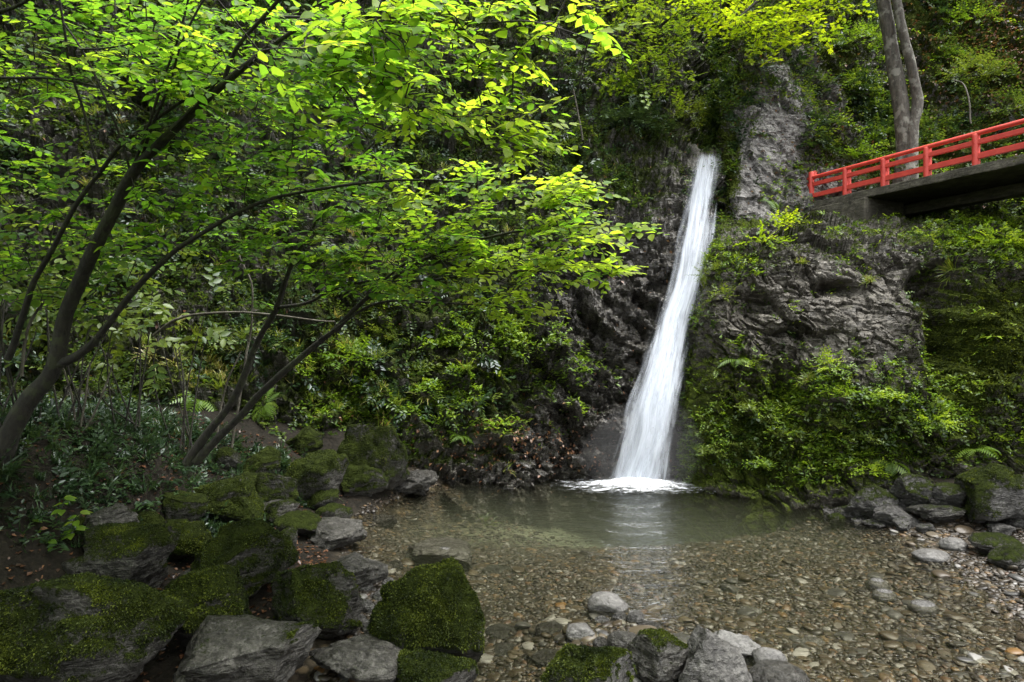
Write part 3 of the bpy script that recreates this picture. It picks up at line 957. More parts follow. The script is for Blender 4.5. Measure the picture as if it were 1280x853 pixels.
place_rock('boulder', 1078, 1110, 648, 664, 8.7, 0.04, 'flat wet stone before the low wet rock of the right bank', 148, R, 'rock_grey', cuts=12, wet=0.5, sub=4)
place_rock('boulder', 1062, 1112, 590, 622, 9.7, 0.58, 'half mossy rock tucked under the leafy ledge of the right cliff', 149, R, 'rock_grey', cuts=11)
place_rock('boulder', 1110, 1140, 574, 602, 9.8, 0.46, 'small grey rock on top of the right bank pile', 150, R, 'rock_grey', cuts=11, sub=4)
place_rock('boulder', 1160, 1212, 604, 640, 9.2, 0.46, 'shaded grey rock wedged beside the biggest right bank boulder', 151, R, 'rock_grey', cuts=12)
place_rock('boulder', 1212, 1278, 666, 700, 7.7, 0.46, 'rounded greenish stone on the gravel in front of the right bank', 152, R, 'rock', cuts=6, lo=.7, sub=4)
place_rock('boulder', 1236, 1296, 682, 714, 7.3, 0.43, 'flat greenish stone beside the rounded greenish one on the gravel', 153, R, 'rock', cuts=7, lo=.7, sub=4)

rub = np.random.default_rng(77)
for k in range(34):
    px = rub.uniform(1036, 1290)
    py = rub.uniform(np.interp(px, [1036, 1290], [628, 606]), np.interp(px, [1036, 1130, 1290], [656, 664, 668]))
    wd = rub.uniform(14, 36)
    place_rock('broken_stone', px - wd / 2, px + wd / 2, py - wd * 0.3, py + wd * 0.3, (H - 0.15) * F / (py + 8 - CY), rub.uniform(-0.1, 0.5),
               'broken grey stone of the rubble between the pool and the right bank boulders', 800 + k, 'broken stones of the right bank rubble', 'rock_grey' if k % 3 else 'rock', 4, 13, 0.12, 0.25, 'stone')

# ---- cobbles: rounded loose stones
CBL = [  # x0,x1,y0,y1,Y, label
    (733, 786, 741, 776, 6.0, 'largest pale round cobble among the stones in midstream', -0.8, 'rock_grey'),
    (706, 746, 779, 804, 5.6, 'flat pale grey cobble before the largest round cobble', -0.8, 'rock_grey'),
    (668, 707, 777, 797, 5.7, 'flat olive grey cobble lying alone in the shallow water', -0.8, 'rock'),
    (741, 764, 770, 787, 5.85, 'small grey cobble touching the largest round cobble', -0.8, 'rock_grey'),
    (764, 786, 766, 785, 5.9, 'small dark cobble on the right of the touching grey one', -0.8, 'rock'),
    (783, 806, 764, 786, 5.9, 'blue grey round cobble in the row behind the angular boulder', -0.8, 'rock_grey'),
    (797, 826, 777, 796, 5.7, 'dark blue cobble nearest the angular boulder in the row', -0.8, 'rock'),
    (759, 802, 788, 822, 5.2, 'big dark wet cobble between mossy and angular boulders', -0.8, 'rock'),
    (740, 762, 797, 816, 5.3, 'dark cobble half under water by the moss crowned boulder', -0.8, 'rock'),
    (940, 984, 810, 846, 4.9, 'blue grey rounded cobble right of the pale speckled stone', -0.8, 'rock_grey'),
    (935, 1010, 828, 872, 4.6, 'large dark grey cobble cut by the lower picture edge', -0.8, 'rock'),
    (786, 822, 838, 866, 4.6, 'pale brown cobble beside the moss crowned boulder', -0.8, 'rock_grey'),
    (1142, 1186, 686, 706, 7.5, 'flat pale grey cobble on the gravel before the right bank', -0.8, 'rock_grey'),
    (1176, 1208, 672, 692, 7.9, 'round blue white cobble on the gravel near the right bank', -0.8, 'rock_grey'),
    (1083, 1111, 723, 744, 6.9, 'white cobble, upper of a touching pair on the gravel', -0.9, 'rock_grey'),
    (1091, 1121, 736, 757, 6.6, 'white cobble, lower of a touching pair on the gravel', -0.9, 'rock_grey'),
    (1136, 1172, 750, 772, 6.3, 'dark grey flat cobble on the gravel right of the white pair', -0.8, 'rock'),
    (1114, 1146, 794, 808, 5.7, 'slate blue flat cobble lying low in the gravel', -0.8, 'rock'),
    (924, 952, 758, 770, 6.2, 'dark flat cobble in the shallows above the pale speckled stone', -0.8, 'rock'),
    (998, 1032, 796, 812, 5.6, 'tan flat cobble in the gravel right of the pale speckled stone', -0.8, 'rock_grey'),
    (606, 648, 782, 800, 5.6, 'dark wet cobble in the channel beside the egg shaped boulder', -0.8, 'rock'),
    (610, 654, 804, 822, 5.2, 'glistening dark cobble lower in the channel by the egg shaped boulder', -0.8, 'rock'),
    (664, 702, 812, 832, 5.0, 'rusty wet cobble in the channel left of the moss crowned boulder', -0.8, 'rock'),
    (602, 640, 706, 718, 7.0, 'flat dark stone barely breaking the water right of the solitary rock', -0.8, 'rock'),
]
for k, (x0, x1, y0, y1, Y, lb, ms, mk) in enumerate(CBL):
    place_rock('cobble', x0, x1, y0, y1, Y, ms, lb, 300 + k, 'cobbles lying in the shallows', 'pale_stone' if re.search('pale|white', lb) else mk, 4, 5, 0.05, 0.25 if mk == 'rock' else 0.0, 'cobble', lo=0.72, hi=0.98)
HEAP = [(440, 466, 724, 744), (464, 488, 738, 758), (446, 468, 750, 770), (466, 486, 762, 784), (452, 474, 776, 800), (476, 496, 722, 740), (430, 450, 742, 760), (484, 504, 700, 716), (462, 482, 706, 724), (440, 458, 768, 786)]
for k, (x0, x1, y0, y1) in enumerate(HEAP):
    place_rock('cobble', x0, x1, y0, y1, (H - 0.12) * F / ((y0 + y1) / 2 - CY), -0.6,
               'grey rounded cobble in the heap between the square edged block and the egg shaped boulder', 340 + k,
               'cobbles heaped beside the square edged block', 'rock_grey', 4, 6, 0.06, 0, 'cobble', lo=0.7, hi=0.95)


# ---- pebbles of the gravel bar: the larger ones are objects, the rest one loose bed
def pebble_mat():
    m, nt, out = mat('river pebble')
    oi = nd(nt, 'ShaderNodeObjectInfo')
    tc = nd(nt, 'ShaderNodeTexCoord')
    n1 = noise(nt, tc.outputs['Object'], 30, 4, 0.6)
    col = mixc(nt, ramp(nt, n1, [(0.4, g3(0)), (0.7, g3(0.5))]), (1, 1, 1), (0.45, 0.42, 0.4))
    mul = nt.nodes.new('ShaderNodeMix')
    mul.data_type = 'RGBA'
    mul.blend_type = 'MULTIPLY'
    mul.inputs[0].default_value = 1
    nt.links.new(oi.outputs['Color'], mul.inputs[6])
    nt.links.new(col, mul.inputs[7])
    bs = nd(nt, 'ShaderNodeBsdfPrincipled')
    bs.inputs['Specular IOR Level'].default_value = 0.35
    bs.inputs['Roughness'].default_value = 0.42
    nt.links.new(mul.outputs[2], bs.inputs['Base Color'])
    nt.links.new(bs.outputs[0], out.inputs[0])
    return m


def gravel_mat():
    m, nt, out = mat('loose gravel')
    at = nd(nt, 'ShaderNodeAttribute', attribute_name='tint')
    col = ramp(nt, at.outputs['Fac'], [(0.0, (0.006, 0.0045, 0.0028)), (0.35, (0.018, 0.0135, 0.0085)), (0.6, (0.033, 0.026, 0.017)), (0.8, (0.056, 0.047, 0.035)),
                                       (0.87, (0.11, 0.068, 0.03)), (0.91, (0.065, 0.036, 0.022)), (0.95, (0.11, 0.105, 0.096)), (1.0, (0.21, 0.205, 0.195))])
    tc = nd(nt, 'ShaderNodeTexCoord')
    n1 = noise(nt, tc.outputs['Object'], 40, 4, 0.6)
    col = mixc(nt, ramp(nt, n1, [(0.42, g3(0)), (0.75, g3(0.7))]), col, (0.03, 0.025, 0.02))
    bs = nd(nt, 'ShaderNodeBsdfPrincipled')
    bs.inputs['Specular IOR Level'].default_value = 0.35
    bs.inputs['Roughness'].default_value = 0.42
    nt.links.new(col, bs.inputs['Base Color'])
    nt.links.new(bs.outputs[0], out.inputs[0])
    return m


M['pebble'], M['gravel'] = pebble_mat(), gravel_mat()
NP = 80000
gpx, gpy = rng.uniform(380, 1500, NP), 0
gY = 4.2 + (11.2 - 4.2) * rng.random(NP) ** 1.2
gX = (gpx - CX) / F * gY
gZ = ground_z(gX, gY)
keep = (gZ > -1.0) & (gZ < 0.28) & (gX > np.interp(gY, [4.2, 5.5, 7, 9, 10.5], [-1.5, -1.4, -1.9, -2.3, -1.8]))
keep &= rng.random(NP) < (0.05 + sstep(-0.85, -0.25, gZ))
gX, gY, gZ = gX[keep], gY[keep], gZ[keep]
NP = len(gX)
gS = np.exp(rng.normal(math.log(0.018), 0.45, NP))
gS = np.clip(gS, 0.012, 0.085)
app = gS / gY
order = np.argsort(-app * (rng.random(NP) * 0.6 + 0.4))
SHAPES = []
for k in range(14):
    V, Fc = rock_shape(700 + k, 2, 5, 0.9, 0.07, 0.6, 0.95, 0.7)
    SHAPES.append((V, Fc))
PCOL = {'brown': ((0.040, 0.030, 0.018), 'flat brown pebble lying flush in the wet gravel of the shallows'),
        'grey': ((0.045, 0.044, 0.042), 'flat dark grey pebble lying in the wet gravel of the shallows'),
        'tan': ((0.07, 0.056, 0.037), 'flat tan pebble lying in the wet gravel of the shallows'),
        'pale': ((0.17, 0.165, 0.155), 'flat whitish pebble standing out in the wet gravel of the shallows'),
        'ochre': ((0.12, 0.066, 0.022), 'flat orange ochre pebble standing out in the wet gravel of the shallows')}
PK = list(PCOL)
peb_me = []
for k in range(10):
    V, Fc = rock_shape(760 + k, 3, 6, 0.9, 0.07, 0.6, 0.95, 0.7)
    peb_me.append(mesh_np('pebble', V, [Fc], None, None, True, [M['pebble']]))
in_view = [q for q in order if abs(gX[q] * F / gY[q]) < 655 and CY + F * (H - gZ[q]) / gY[q] < 850][:280]
for q in in_view:
    kind = PK[rng.choice(5, p=[0.40, 0.29, 0.19, 0.08, 0.04])]
    o = link('pebble', peb_me[rng.integers(10)], loc=(gX[q], gY[q], gZ[q] + gS[q] * 0.25))
    s = gS[q] * 1.15
    o.scale = (s * rng.uniform(1.0, 1.5), s * rng.uniform(0.75, 1.05), s * rng.uniform(0.32, 0.52))
    o.rotation_euler = (rng.normal() * 0.15, rng.normal() * 0.15, rng.uniform(0, 6.28))
    o.color = (*PCOL[kind][0], 1)
    tag(o, PCOL[kind][1], 'pebble', '%s pebbles in the shallows' % kind)
J = Join()
rest = np.setdiff1d(np.arange(NP), in_view)
sh = rng.integers(0, 14, NP)
tn = rng.random(NP)
for k in range(14):
    q = rest[sh[rest] == k]
    V, Fc = SHAPES[k]
    n = len(q)
    a = rng.uniform(0, 6.28, n)
    S = gS[q][:, None] * np.stack([rng.uniform(1.0, 1.5, n), rng.uniform(0.7, 1.05, n), rng.uniform(0.32, 0.55, n)], 1)
    W = V[None] * S[:, None]
    ca, sa = np.cos(a)[:, None], np.sin(a)[:, None]
    tl = rng.normal(size=(n, 1)) * 0.18
    X = W[..., 0] * ca - W[..., 1] * sa + gX[q][:, None]
    Yv = W[..., 0] * sa + W[..., 1] * ca + gY[q][:, None]
    Z = W[..., 2] + W[..., 0] * tl + gZ[q][:, None] + gS[q][:, None] * 0.15
    W = np.stack([X, Yv, Z], -1).reshape(-1, 3)
    FF = (Fc[None] + (np.arange(n) * len(V))[:, None, None]).reshape(-1, 3)
    J.add(W, FF, 0, np.repeat(tn[q], len(V)))
o = link('gravel', J.mesh('gravel', [M['gravel']]))
tag(o, 'bed of small mixed brown and grey river gravel in the shallows', kind='stuff')

# ================================================================= waterfall
def fall_mat(name, dens, sx, sy, seed, col=(0.58, 0.62, 0.68)):
    """falling water: white threads with gaps between them, running down the sheet"""
    m, nt, out = mat(name)
    uv = nd(nt, 'ShaderNodeUVMap')
    mp = nd(nt, 'ShaderNodeMapping')
    mp.inputs['Scale'].default_value = (sx, sy, 1)
    mp.inputs['Location'].default_value = (seed * 3.1, seed * 1.7, 0)
    nt.links.new(uv.outputs[0], mp.inputs[0])
    n1 = noise(nt, mp.outputs[0], 1.0, 5, 0.62, 0.25)
    mp2 = nd(nt, 'ShaderNodeMapping')
    mp2.inputs['Scale'].default_value = (sx * 3, sy * 1.6, 1)
    nt.links.new(uv.outputs[0], mp2.inputs[0])
    n2 = noise(nt, mp2.outputs[0], 1.0, 4, 0.6)
    at = nd(nt, 'ShaderNodeAttribute', attribute_name='body')
    f = mathn(nt, 'ADD', mathn(nt, 'MULTIPLY_ADD', n2, 0.22, mathn(nt, 'MULTIPLY', n1, 1.3)), -0.76)
    f = mathn(nt, 'MULTIPLY_ADD', f, 1.5, mathn(nt, 'ADD', at.outputs['Fac'], dens - 0.5))
    a = ramp(nt, f, [(0.0, g3(0)), (1.0, g3(1))], 'EASE')
    a = mathn(nt, 'MULTIPLY', a, mathn(nt, 'MINIMUM', mathn(nt, 'MULTIPLY', at.outputs['Fac'], 1.25), 0.95))
    dif = nd(nt, 'ShaderNodeBsdfDiffuse')
    dif.inputs[0].default_value = (*col, 1)
    tr = nd(nt, 'ShaderNodeBsdfTranslucent')
    tr.inputs[0].default_value = (*col, 1)
    mx = nd(nt, 'ShaderNodeMixShader')
    mx.inputs[0].default_value = 0.35
    nt.links.new(dif.outputs[0], mx.inputs[1])
    nt.links.new(tr.outputs[0], mx.inputs[2])
    tp = nd(nt, 'ShaderNodeBsdfTransparent')
    m2 = nd(nt, 'ShaderNodeMixShader')
    nt.links.new(a, m2.inputs[0])
    nt.links.new(tp.outputs[0], m2.inputs[1])
    nt.links.new(mx.outputs[0], m2.inputs[2])
    nt.links.new(m2.outputs[0], out.inputs[0])
    return m


FPY = [192, 206, 235, 280, 325, 370, 415, 460, 505, 540, 575, 606]
FL = [867, 862, 857, 850, 841, 830, 818, 805, 793, 784, 774, 764]
FR = [900, 902, 899, 893, 886, 876, 866, 856, 848, 842, 836, 832]


def fall_sheet(name, parent, l0, l1, off, bulge, dens, sx, sy, seed, p0=192, p1=606, extra=0.0, body=1.0):
    """one curtain of falling water: l0..l1 fraction of the width, off metres in front of the rock"""
    nv, nu = 150, 40
    py = np.linspace(p0, p1, nv)
    Lp, Rp = np.interp(py, FPY, FL), np.interp(py, FPY, FR)
    u = np.linspace(0, 1, nu)
    px = Lp[:, None] + (Rp - Lp)[:, None] * (l0 + (l1 - l0) * u[None])
    px = px + 2.5 * vnoise(np.stack([np.repeat(py, nu) * 0.02, np.tile(u, nv) * 2, np.full(nv * nu, seed)], 1), 5).reshape(nv, nu)
    pyy = np.repeat(py[:, None], nu, 1)
    Yr = np.array([A.Y(0.5 * (a + b), c) for a, b, c in zip(Lp, Rp, py)])
    Yr = np.convolve(np.pad(Yr, 8, mode='edge'), np.ones(17) / 17, 'valid')
    foot = 2000.0 / (606 - CY)
    k = sstep(330, 606, py)
    Yc = (Yr - 0.32) * (1 - k) + (foot + 0.1) * k
    YY = Yc[:, None] - off - bulge * np.sin(np.pi * u)[None] + 0.05 * fbm(np.stack([np.repeat(py, nu) * 0.012, np.tile(u, nv) * 5, np.full(nv * nu, seed)], 1), 3, seed).reshape(nv, nu)
    V = np.stack([(px - CX) / F * YY, YY, H - (pyy - CY) / F * YY], -1)
    V[..., 2] = np.maximum(V[..., 2], 0.005)
    e = np.minimum(1, np.minimum(u, 1 - u) / 0.38)[None] * np.ones((nv, 1))
    tt = (py - p0) / (p1 - p0)
    if p0 > 200:
        e = e * sstep(0, 0.4, tt)[:, None]
    if p1 < 600:
        e = e * sstep(1, 0.6, tt)[:, None]
    e = e * (0.66 + 0.34 * sstep(0.0, 0.5, tt))[:, None] * sstep(-0.02, 0.02, tt)[:, None]
    uv = np.stack([np.tile(u * (l1 - l0), (nv, 1)), np.repeat(((py - 196) / 410.0)[:, None], nu, 1)], -1)
    ii, jj = np.meshgrid(np.arange(nv - 1), np.arange(nu - 1), indexing='ij')
    a0 = ii * nu + jj
    Q = np.stack([a0, a0 + nu, a0 + nu + 1, a0 + 1], -1).reshape(-1, 4)
    me = mesh_np(name, V.reshape(-1, 3), [Q], {'body': (e * body).ravel()}, uv.reshape(-1, 2), True, [fall_mat(name, dens, sx, sy, seed)])
    return link(name, me, parent)


wf = empty('waterfall', (0, 0, 0), 'tall narrow white waterfall sliding down the dark rock into the pool', 'waterfall')
fall_sheet('water_curtain', wf, -0.14, 1.14, 0.02, 0.10, 0.34, 7, 5.0, 1)
fall_sheet('water_curtain', wf, -0.08, 0.84, 0.09, 0.12, 0.22, 6, 3.5, 2)
fall_sheet('water_curtain', wf, 0.16, 1.10, 0.14, 0.10, 0.16, 8, 6.5, 3)
fall_sheet('water_curtain', wf, 0.05, 0.92, 0.19, 0.08, 0.14, 5, 7.5, 7, 330)
fall_sheet('water_veil', wf, -0.28, 0.6, 0.05, 0.05, 0.12, 7, 5.0, 4, 330, 606)
fall_sheet('water_veil', wf, 0.50, 1.35, 0.0, 0.05, 0.06, 7, 5.0, 6, 205, 430)
fall_sheet('water_veil', wf, 0.50, 1.14, 0.08, 0.05, 0.06, 7, 5.0, 8, 360, 606)
fall_sheet('water_veil', wf, -0.3, 1.15, 0.12, 0.15, 0.0, 9, 4.0, 9, 430, 606)

# foam where the fall meets the pool
def foam_mat():
    m, nt, out = mat('foam')
    tc = nd(nt, 'ShaderNodeTexCoord')
    at = nd(nt, 'ShaderNodeAttribute', attribute_name='body')
    mp = nd(nt, 'ShaderNodeMapping')
    mp.inputs['Scale'].default_value = (1, 2.2, 1)
    nt.links.new(tc.outputs['Object'], mp.inputs[0])
    n1 = noise(nt, mp.outputs[0], 6.5, 6, 0.68, 0.8)
    f = mathn(nt, 'MULTIPLY_ADD', mathn(nt, 'SUBTRACT', n1, 0.5), 3.0, at.outputs['Fac'])
    a = ramp(nt, mathn(nt, 'MULTIPLY', f, 0.8), [(0.12, g3(0)), (1.0, g3(0.93))], 'EASE')
    dif = nd(nt, 'ShaderNodeBsdfDiffuse')
    dif.inputs[0].default_value = (0.76, 0.79, 0.82, 1)
    tp = nd(nt, 'ShaderNodeBsdfTransparent')
    m2 = nd(nt, 'ShaderNodeMixShader')
    nt.links.new(a, m2.inputs[0])
    nt.links.new(tp.outputs[0], m2.inputs[1])
    nt.links.new(dif.outputs[0], m2.inputs[2])
    nt.links.new(m2.outputs[0], out.inputs[0])
    return m


M['foam'] = foam_mat()
nr, na = 40, 96
r_, a_ = np.meshgrid(np.linspace(0.02, 1, nr), np.linspace(0, 2 * np.pi, na, endpoint=False), indexing='ij')
FXr, FYr = 1.7, 0.85
fx = 2.12 + r_ * FXr * np.cos(a_)
fy = 10.98 + r_ * FYr * np.sin(a_)
fz = 0.028 + 0.13 * np.exp(-(r_ / 0.36) ** 2) + 0.03 * (1 - r_) * fbm(np.stack([fx.ravel() * 5, fy.ravel() * 5, 0 * fx.ravel()], 1), 3, 91).reshape(fx.shape)
ii, jj = np.meshgrid(np.arange(nr - 1), np.arange(na), indexing='ij')
a0 = ii * na + jj
a1 = ii * na + (jj + 1) % na
FQ = np.stack([a0, a0 + na, a1 + na, a1], -1).reshape(-1, 4)
link('foam', mesh_np('foam', np.stack([fx, fy, fz], -1).reshape(-1, 3), [FQ], {'body': (1.35 - 1.75 * r_ + 0.25 * r_ ** 4).ravel()}, None, True, [M['foam']]), wf)

# fine spray hanging round the foot of the fall
V, Fc = ico(4)
mm_, mnt, mout = mat('spray mist')
pvn = nd(mnt, 'ShaderNodeVolumePrincipled')
pvn.inputs['Density'].default_value = 0.06
pvn.inputs['Color'].default_value = (0.95, 0.96, 0.97, 1)
mnt.links.new(pvn.outputs[0], mout.inputs['Volume'])
mw = V * np.array([1.0, 0.5, 0.95]) * (1 + 0.25 * fbm(V * 1.5, 3, 66))[:, None] + np.array([2.2, 10.75, 0.62])
mw[:, 2] = np.maximum(mw[:, 2], 0.06)
tag(link('mist', mesh_np('mist', mw, [Fc], None, None, True, [mm_])), 'thin white spray at the foot of the waterfall', kind='stuff')

# ================================================================= bridge and railing
L0 = np.array([6.93, 15.0])                       # left end of the near railing
BD = np.array([0.4357, -0.9001])                 # along the bridge, coming nearer to the right
BN = np.array([0.9001, 0.4357])                  # across, away from the camera
BR = np.array([[BD[0], BN[0], 0], [BD[1], BN[1], 0], [0, 0, 1.0]])
ZD = 5.70


def bp(t, s, z):
    q = L0 + BD * t + BN * s
    return np.array([q[0], q[1], z])


def red_mat():
    m, nt, out = mat('red railing paint')
    tc = nd(nt, 'ShaderNodeTexCoord')
    n1 = noise(nt, tc.outputs['Object'], 5, 5, 0.65)
    n2 = noise(nt, tc.outputs['Object'], 40, 3, 0.6)
    col = ramp(nt, n1, [(0.3, (0.46, 0.038, 0.026)), (0.7, (0.63, 0.07, 0.048))])
    col = mixc(nt, ramp(nt, n2, [(0.62, g3(0)), (0.75, g3(0.45))]), col, (0.22, 0.03, 0.025))
    bs = nd(nt, 'ShaderNodeBsdfPrincipled')
    bs.inputs['Roughness'].default_value = 0.5
    nt.links.new(col, bs.inputs['Base Color'])
    nt.links.new(bs.outputs[0], out.inputs[0])
    return m


M['red'] = red_mat()
M['concrete'] = rock_mat('weathered concrete', (0.026, 0.024, 0.018), (0.07, 0.064, 0.048), (0.14, 0.13, 0.1), scale=1.2, rough=(0.7, 0.9), bump=0.35,
                         moss=((0.02, 0.026, 0.006), (0.085, 0.095, 0.012)))


def conc(V, Fc, name, parent, mossv):
    # finer faces so the moss can vary along the slab
    bm = bmesh.new()
    vs = [bm.verts.new(v) for v in V]
    for f in Fc:
        bm.faces.new([vs[i] for i in f])
    for _ in range(5):
        long = [e for e in bm.edges if e.calc_length() > 0.16]
        if not long:
            break
        bmesh.ops.subdivide_edges(bm, edges=long, cuts=1, use_grid_fill=False)
        bmesh.ops.triangulate(bm, faces=bm.faces[:])
    VV = np.array([v.co[:] for v in bm.verts])
    FF = np.array([[v.index for v in f.verts] for f in bm.faces]) if not bm.verts.index_update() else None
    bm.free()
    n = vnormals(VV, FF)
    VV = VV + n * (0.02 * fbm(VV * 4, 4, 55))[:, None]
    mo = mossv + 0.5 * fbm(VV * 1.7, 3, 56)
    return link(name, mesh_np(name, VV, [FF], {'moss': mo, 'wet': mo * 0}, None, False, [M['concrete']]), parent)


br = empty('footbridge', (0, 0, 0), 'weathered concrete footbridge slab carrying red railings across to the fall', 'bridge')
V, Fc = box(bp(5.0, 0.95, ZD - 0.085), (10.6, 2.2, 0.17), BR, 0.02)
conc(V, Fc, 'deck', br, 0.12)
V, Fc = box(bp(0.66, 0.40, ZD - 0.51), (1.9, 1.3, 0.68), BR, 0.03)
conc(V, Fc, 'abutment', br, 0.2)
V, Fc = box(bp(5.6, 1.3, ZD - 0.31), (8.4, 0.3, 0.22), BR, 0.02)
conc(V, Fc, 'beam', br, 0.0)


def railing(name, s, label, t_shift, t_end=9.6, lift=0.0):
    root = empty(name, bp(0, s, ZD), label, 'railing', 'red railings of the bridge')
    off = bp(0, s, ZD)
    k = 0
    t = 0.1 + t_shift
    ts = []
    while t < t_end:
        ts.append(t)
        t += 0.88
    for k, t in enumerate(ts):
        h = (0.74 if k == 0 else 0.60) + lift
        r = 0.06
        V, Q = tube([bp(t, s, ZD - 0.01), bp(t, s, ZD + h - 0.03), bp(t, s, ZD + h - 0.008), bp(t, s, ZD + h)], [r, r, r * 0.92, r * 0.5], 14)
        J = Join().add(V - off, Q)
        cap = np.arange(len(V) - 14, len(V))[None]
        J.add(V - off, cap)
        p = link('post', J.mesh('post', [M['red']]), root)
        # dark bolt heads on the post
        for zb in (0.22, 0.42):
            bV, bQ = tube([bp(t, s - 0.056, ZD + zb), bp(t, s - 0.068, ZD + zb)], [0.012, 0.010], 8)
            link('bolt', Join().add(bV - off, bQ).add(bV - off, np.arange(8, 16)[None]).mesh('bolt', [M['red']]), p)
    t0, t1 = ts[0] - 0.17, t_end
    mid = (t0 + t1) / 2
    V, Q = tube([bp(q, s, ZD + lift + 0.60) for q in np.linspace(t0, t1, 20)], 0.042, 14)
    J = Join().add(V - off, Q)
    J.add(V - off, np.arange(14)[None][:, ::-1])
    link('handrail', J.mesh('handrail', [M['red']]), root)
    for z, hgt in ((0.435, 0.085), (0.175, 0.10)):
        V, Fc = box(bp(mid, s, ZD + lift + z), (t1 - t0, 0.07, hgt), BR, 0.008)
        link('rail', Join().add(V - off, Fc).mesh('rail', [M['red']], False), root)
    return root


railing('bridge_railing', 0.0, 'red painted wooden railing along the near edge of the concrete footbridge', 0.0)
railing('bridge_railing', 0.28, 'red painted railing behind the nearer one, on the far edge of the footbridge', -0.14, 9.6, 0.085)
# ================================================================= vegetation
def leaf_near(L, W, fold=0.18, droop=0.15):
    """pointed oval blade along +x, 12 triangles"""
    xs = np.array([0.0, 0.22, 0.5, 0.76, 1.0])
    ws = np.array([0.0, 0.40, 0.5, 0.30, 0.0])
    z = lambda x: -droop * x * x * L
    V = [(0, 0, 0), (L, 0, z(1))]
    for x, w in zip(xs[1:4], ws[1:4]):
        V += [(x * L, w * W, z(x) + fold * w * W), (x * L, -w * W, z(x) + fold * w * W), (x * L, 0, z(x) - fold * w * W * 0.4)]
    Fc = [(0, 4, 2), (0, 3, 4), (2, 4, 7), (2, 7, 5), (4, 3, 6), (4, 6, 7), (5, 7, 10), (5, 10, 8), (7, 6, 9), (7, 9, 10), (8, 10, 1), (10, 9, 1)]
    return np.array(V, float), np.array(Fc)


def leaf_far(L, W, fold=0.2):
    V = np.array([(0, 0, 0), (0.45 * L, 0.5 * W, fold * W), (L, 0, -0.06 * L), (0.45 * L, -0.5 * W, fold * W)], float)
    return V, np.array([(0, 2, 1), (0, 3, 2)])


def frame(f, u):
    f = f / (np.linalg.norm(f, axis=-1, keepdims=True) + 1e-9)
    r = np.cross(u, f)
    r /= np.linalg.norm(r, axis=-1, keepdims=True) + 1e-9
    u2 = np.cross(f, r)
    return np.stack([f, r, u2], -1)


def merge(parts):
    V, Fc, T, n = [], [], [], 0
    for v, f, t in parts:
        V.append(v)
        Fc.append(f + n)
        T.append(np.full(len(v), t))
        n += len(v)
    return np.concatenate(V), np.concatenate(Fc), np.concatenate(T)


def spray(seed, n=11, L=0.5, leafL=0.08, leafW=0.05, near=True, spread=1.0):
    """flat twig along +x with leaves left and right (two ranks); returns leaves and the twig line"""
    r = np.random.default_rng(seed)
    lf = leaf_near if near else leaf_far
    parts = []
    bend = r.normal() * 0.12
    line = []
    for k in range(n):
        t = (k + 0.6) / n
        p = np.array([t * L, bend * L * t * t + 0.01 * (-1) ** k, -0.10 * L * t * t])
        line.append(p)
        side = 1 if k % 2 else -1
        ang = side * math.radians(r.normal(58, 12)) * (1.0 if k < n - 1 else 0.1) * spread
        s = (0.7 + 0.45 * math.sin(math.pi * min(1, 0.25 + 0.75 * t))) * r.uniform(0.75, 1.1)
        V, Fc = lf(leafL * s, leafW * s)
        f = np.array([math.cos(ang), math.sin(ang), r.normal() * 0.14 - 0.10])
        R = frame(f[None], np.array([[r.normal() * 0.22, r.normal() * 0.22, 1.0]]))[0]
        parts.append((V @ R.T + p + f * 0.012, Fc, r.normal() * 0.13))
    return (*merge(parts), np.vstack([[0, 0, 0], line]))


def maple_spray(seed, n=9, L=0.4, size=0.07):
    """twig with palm-like leaves: each of five narrow lobes"""
    r = np.random.default_rng(seed)
    parts = []
    for k in range(n):
        t = (k + 0.6) / n
        p = np.array([t * L, r.normal() * 0.05, -0.12 * L * t * t + r.normal() * 0.02])
        a0 = r.uniform(-1.3, 1.3)
        tn = r.normal() * 0.15
        tilt = np.array([[r.normal() * 0.3, r.normal() * 0.3, 1.0]])
        for q in (-1.25, -0.6, 0, 0.6, 1.25):
            V, Fc = leaf_far(size * (1 - 0.25 * abs(q)) * r.uniform(0.85, 1.1), size * 0.34, 0.05)
            f = np.array([[math.cos(a0 + q), math.sin(a0 + q), -0.12]])
            parts.append((V @ frame(f, tilt)[0].T + p, Fc, tn))
    return merge(parts)


def fern_frond(seed, L=0.4, n=11):
    r = np.random.default_rng(seed)
    parts = []
    for k in range(n):
        t = (k + 0.7) / n
        p = np.array([L * (t - 0.18 * t * t), 0, L * (0.55 * t - 0.75 * t * t)])
        w = L * 0.30 * math.sin(math.pi * (0.12 + 0.86 * t)) + 0.01
        for sd in (-1, 1):
            V, Fc = leaf_far(w, L * 0.07, 0.1)
            f = np.array([[0.35, sd, -0.15 - 0.3 * t]])
            parts.append((V @ frame(f, np.array([[0, 0, 1.0]]))[0].T + p, Fc, r.normal() * 0.06))
    return merge(parts)


def fern_clump(seed, nf=8, L=0.4):
    r = np.random.default_rng(seed)
    parts = []
    for k in range(nf):
        V, Fc, T = fern_frond(seed * 31 + k, L * r.uniform(0.7, 1.1))
        a = 2 * math.pi * k / nf + r.normal() * 0.3
        parts.append((V @ rotz(a).T, Fc, r.normal() * 0.12))
    return merge(parts)


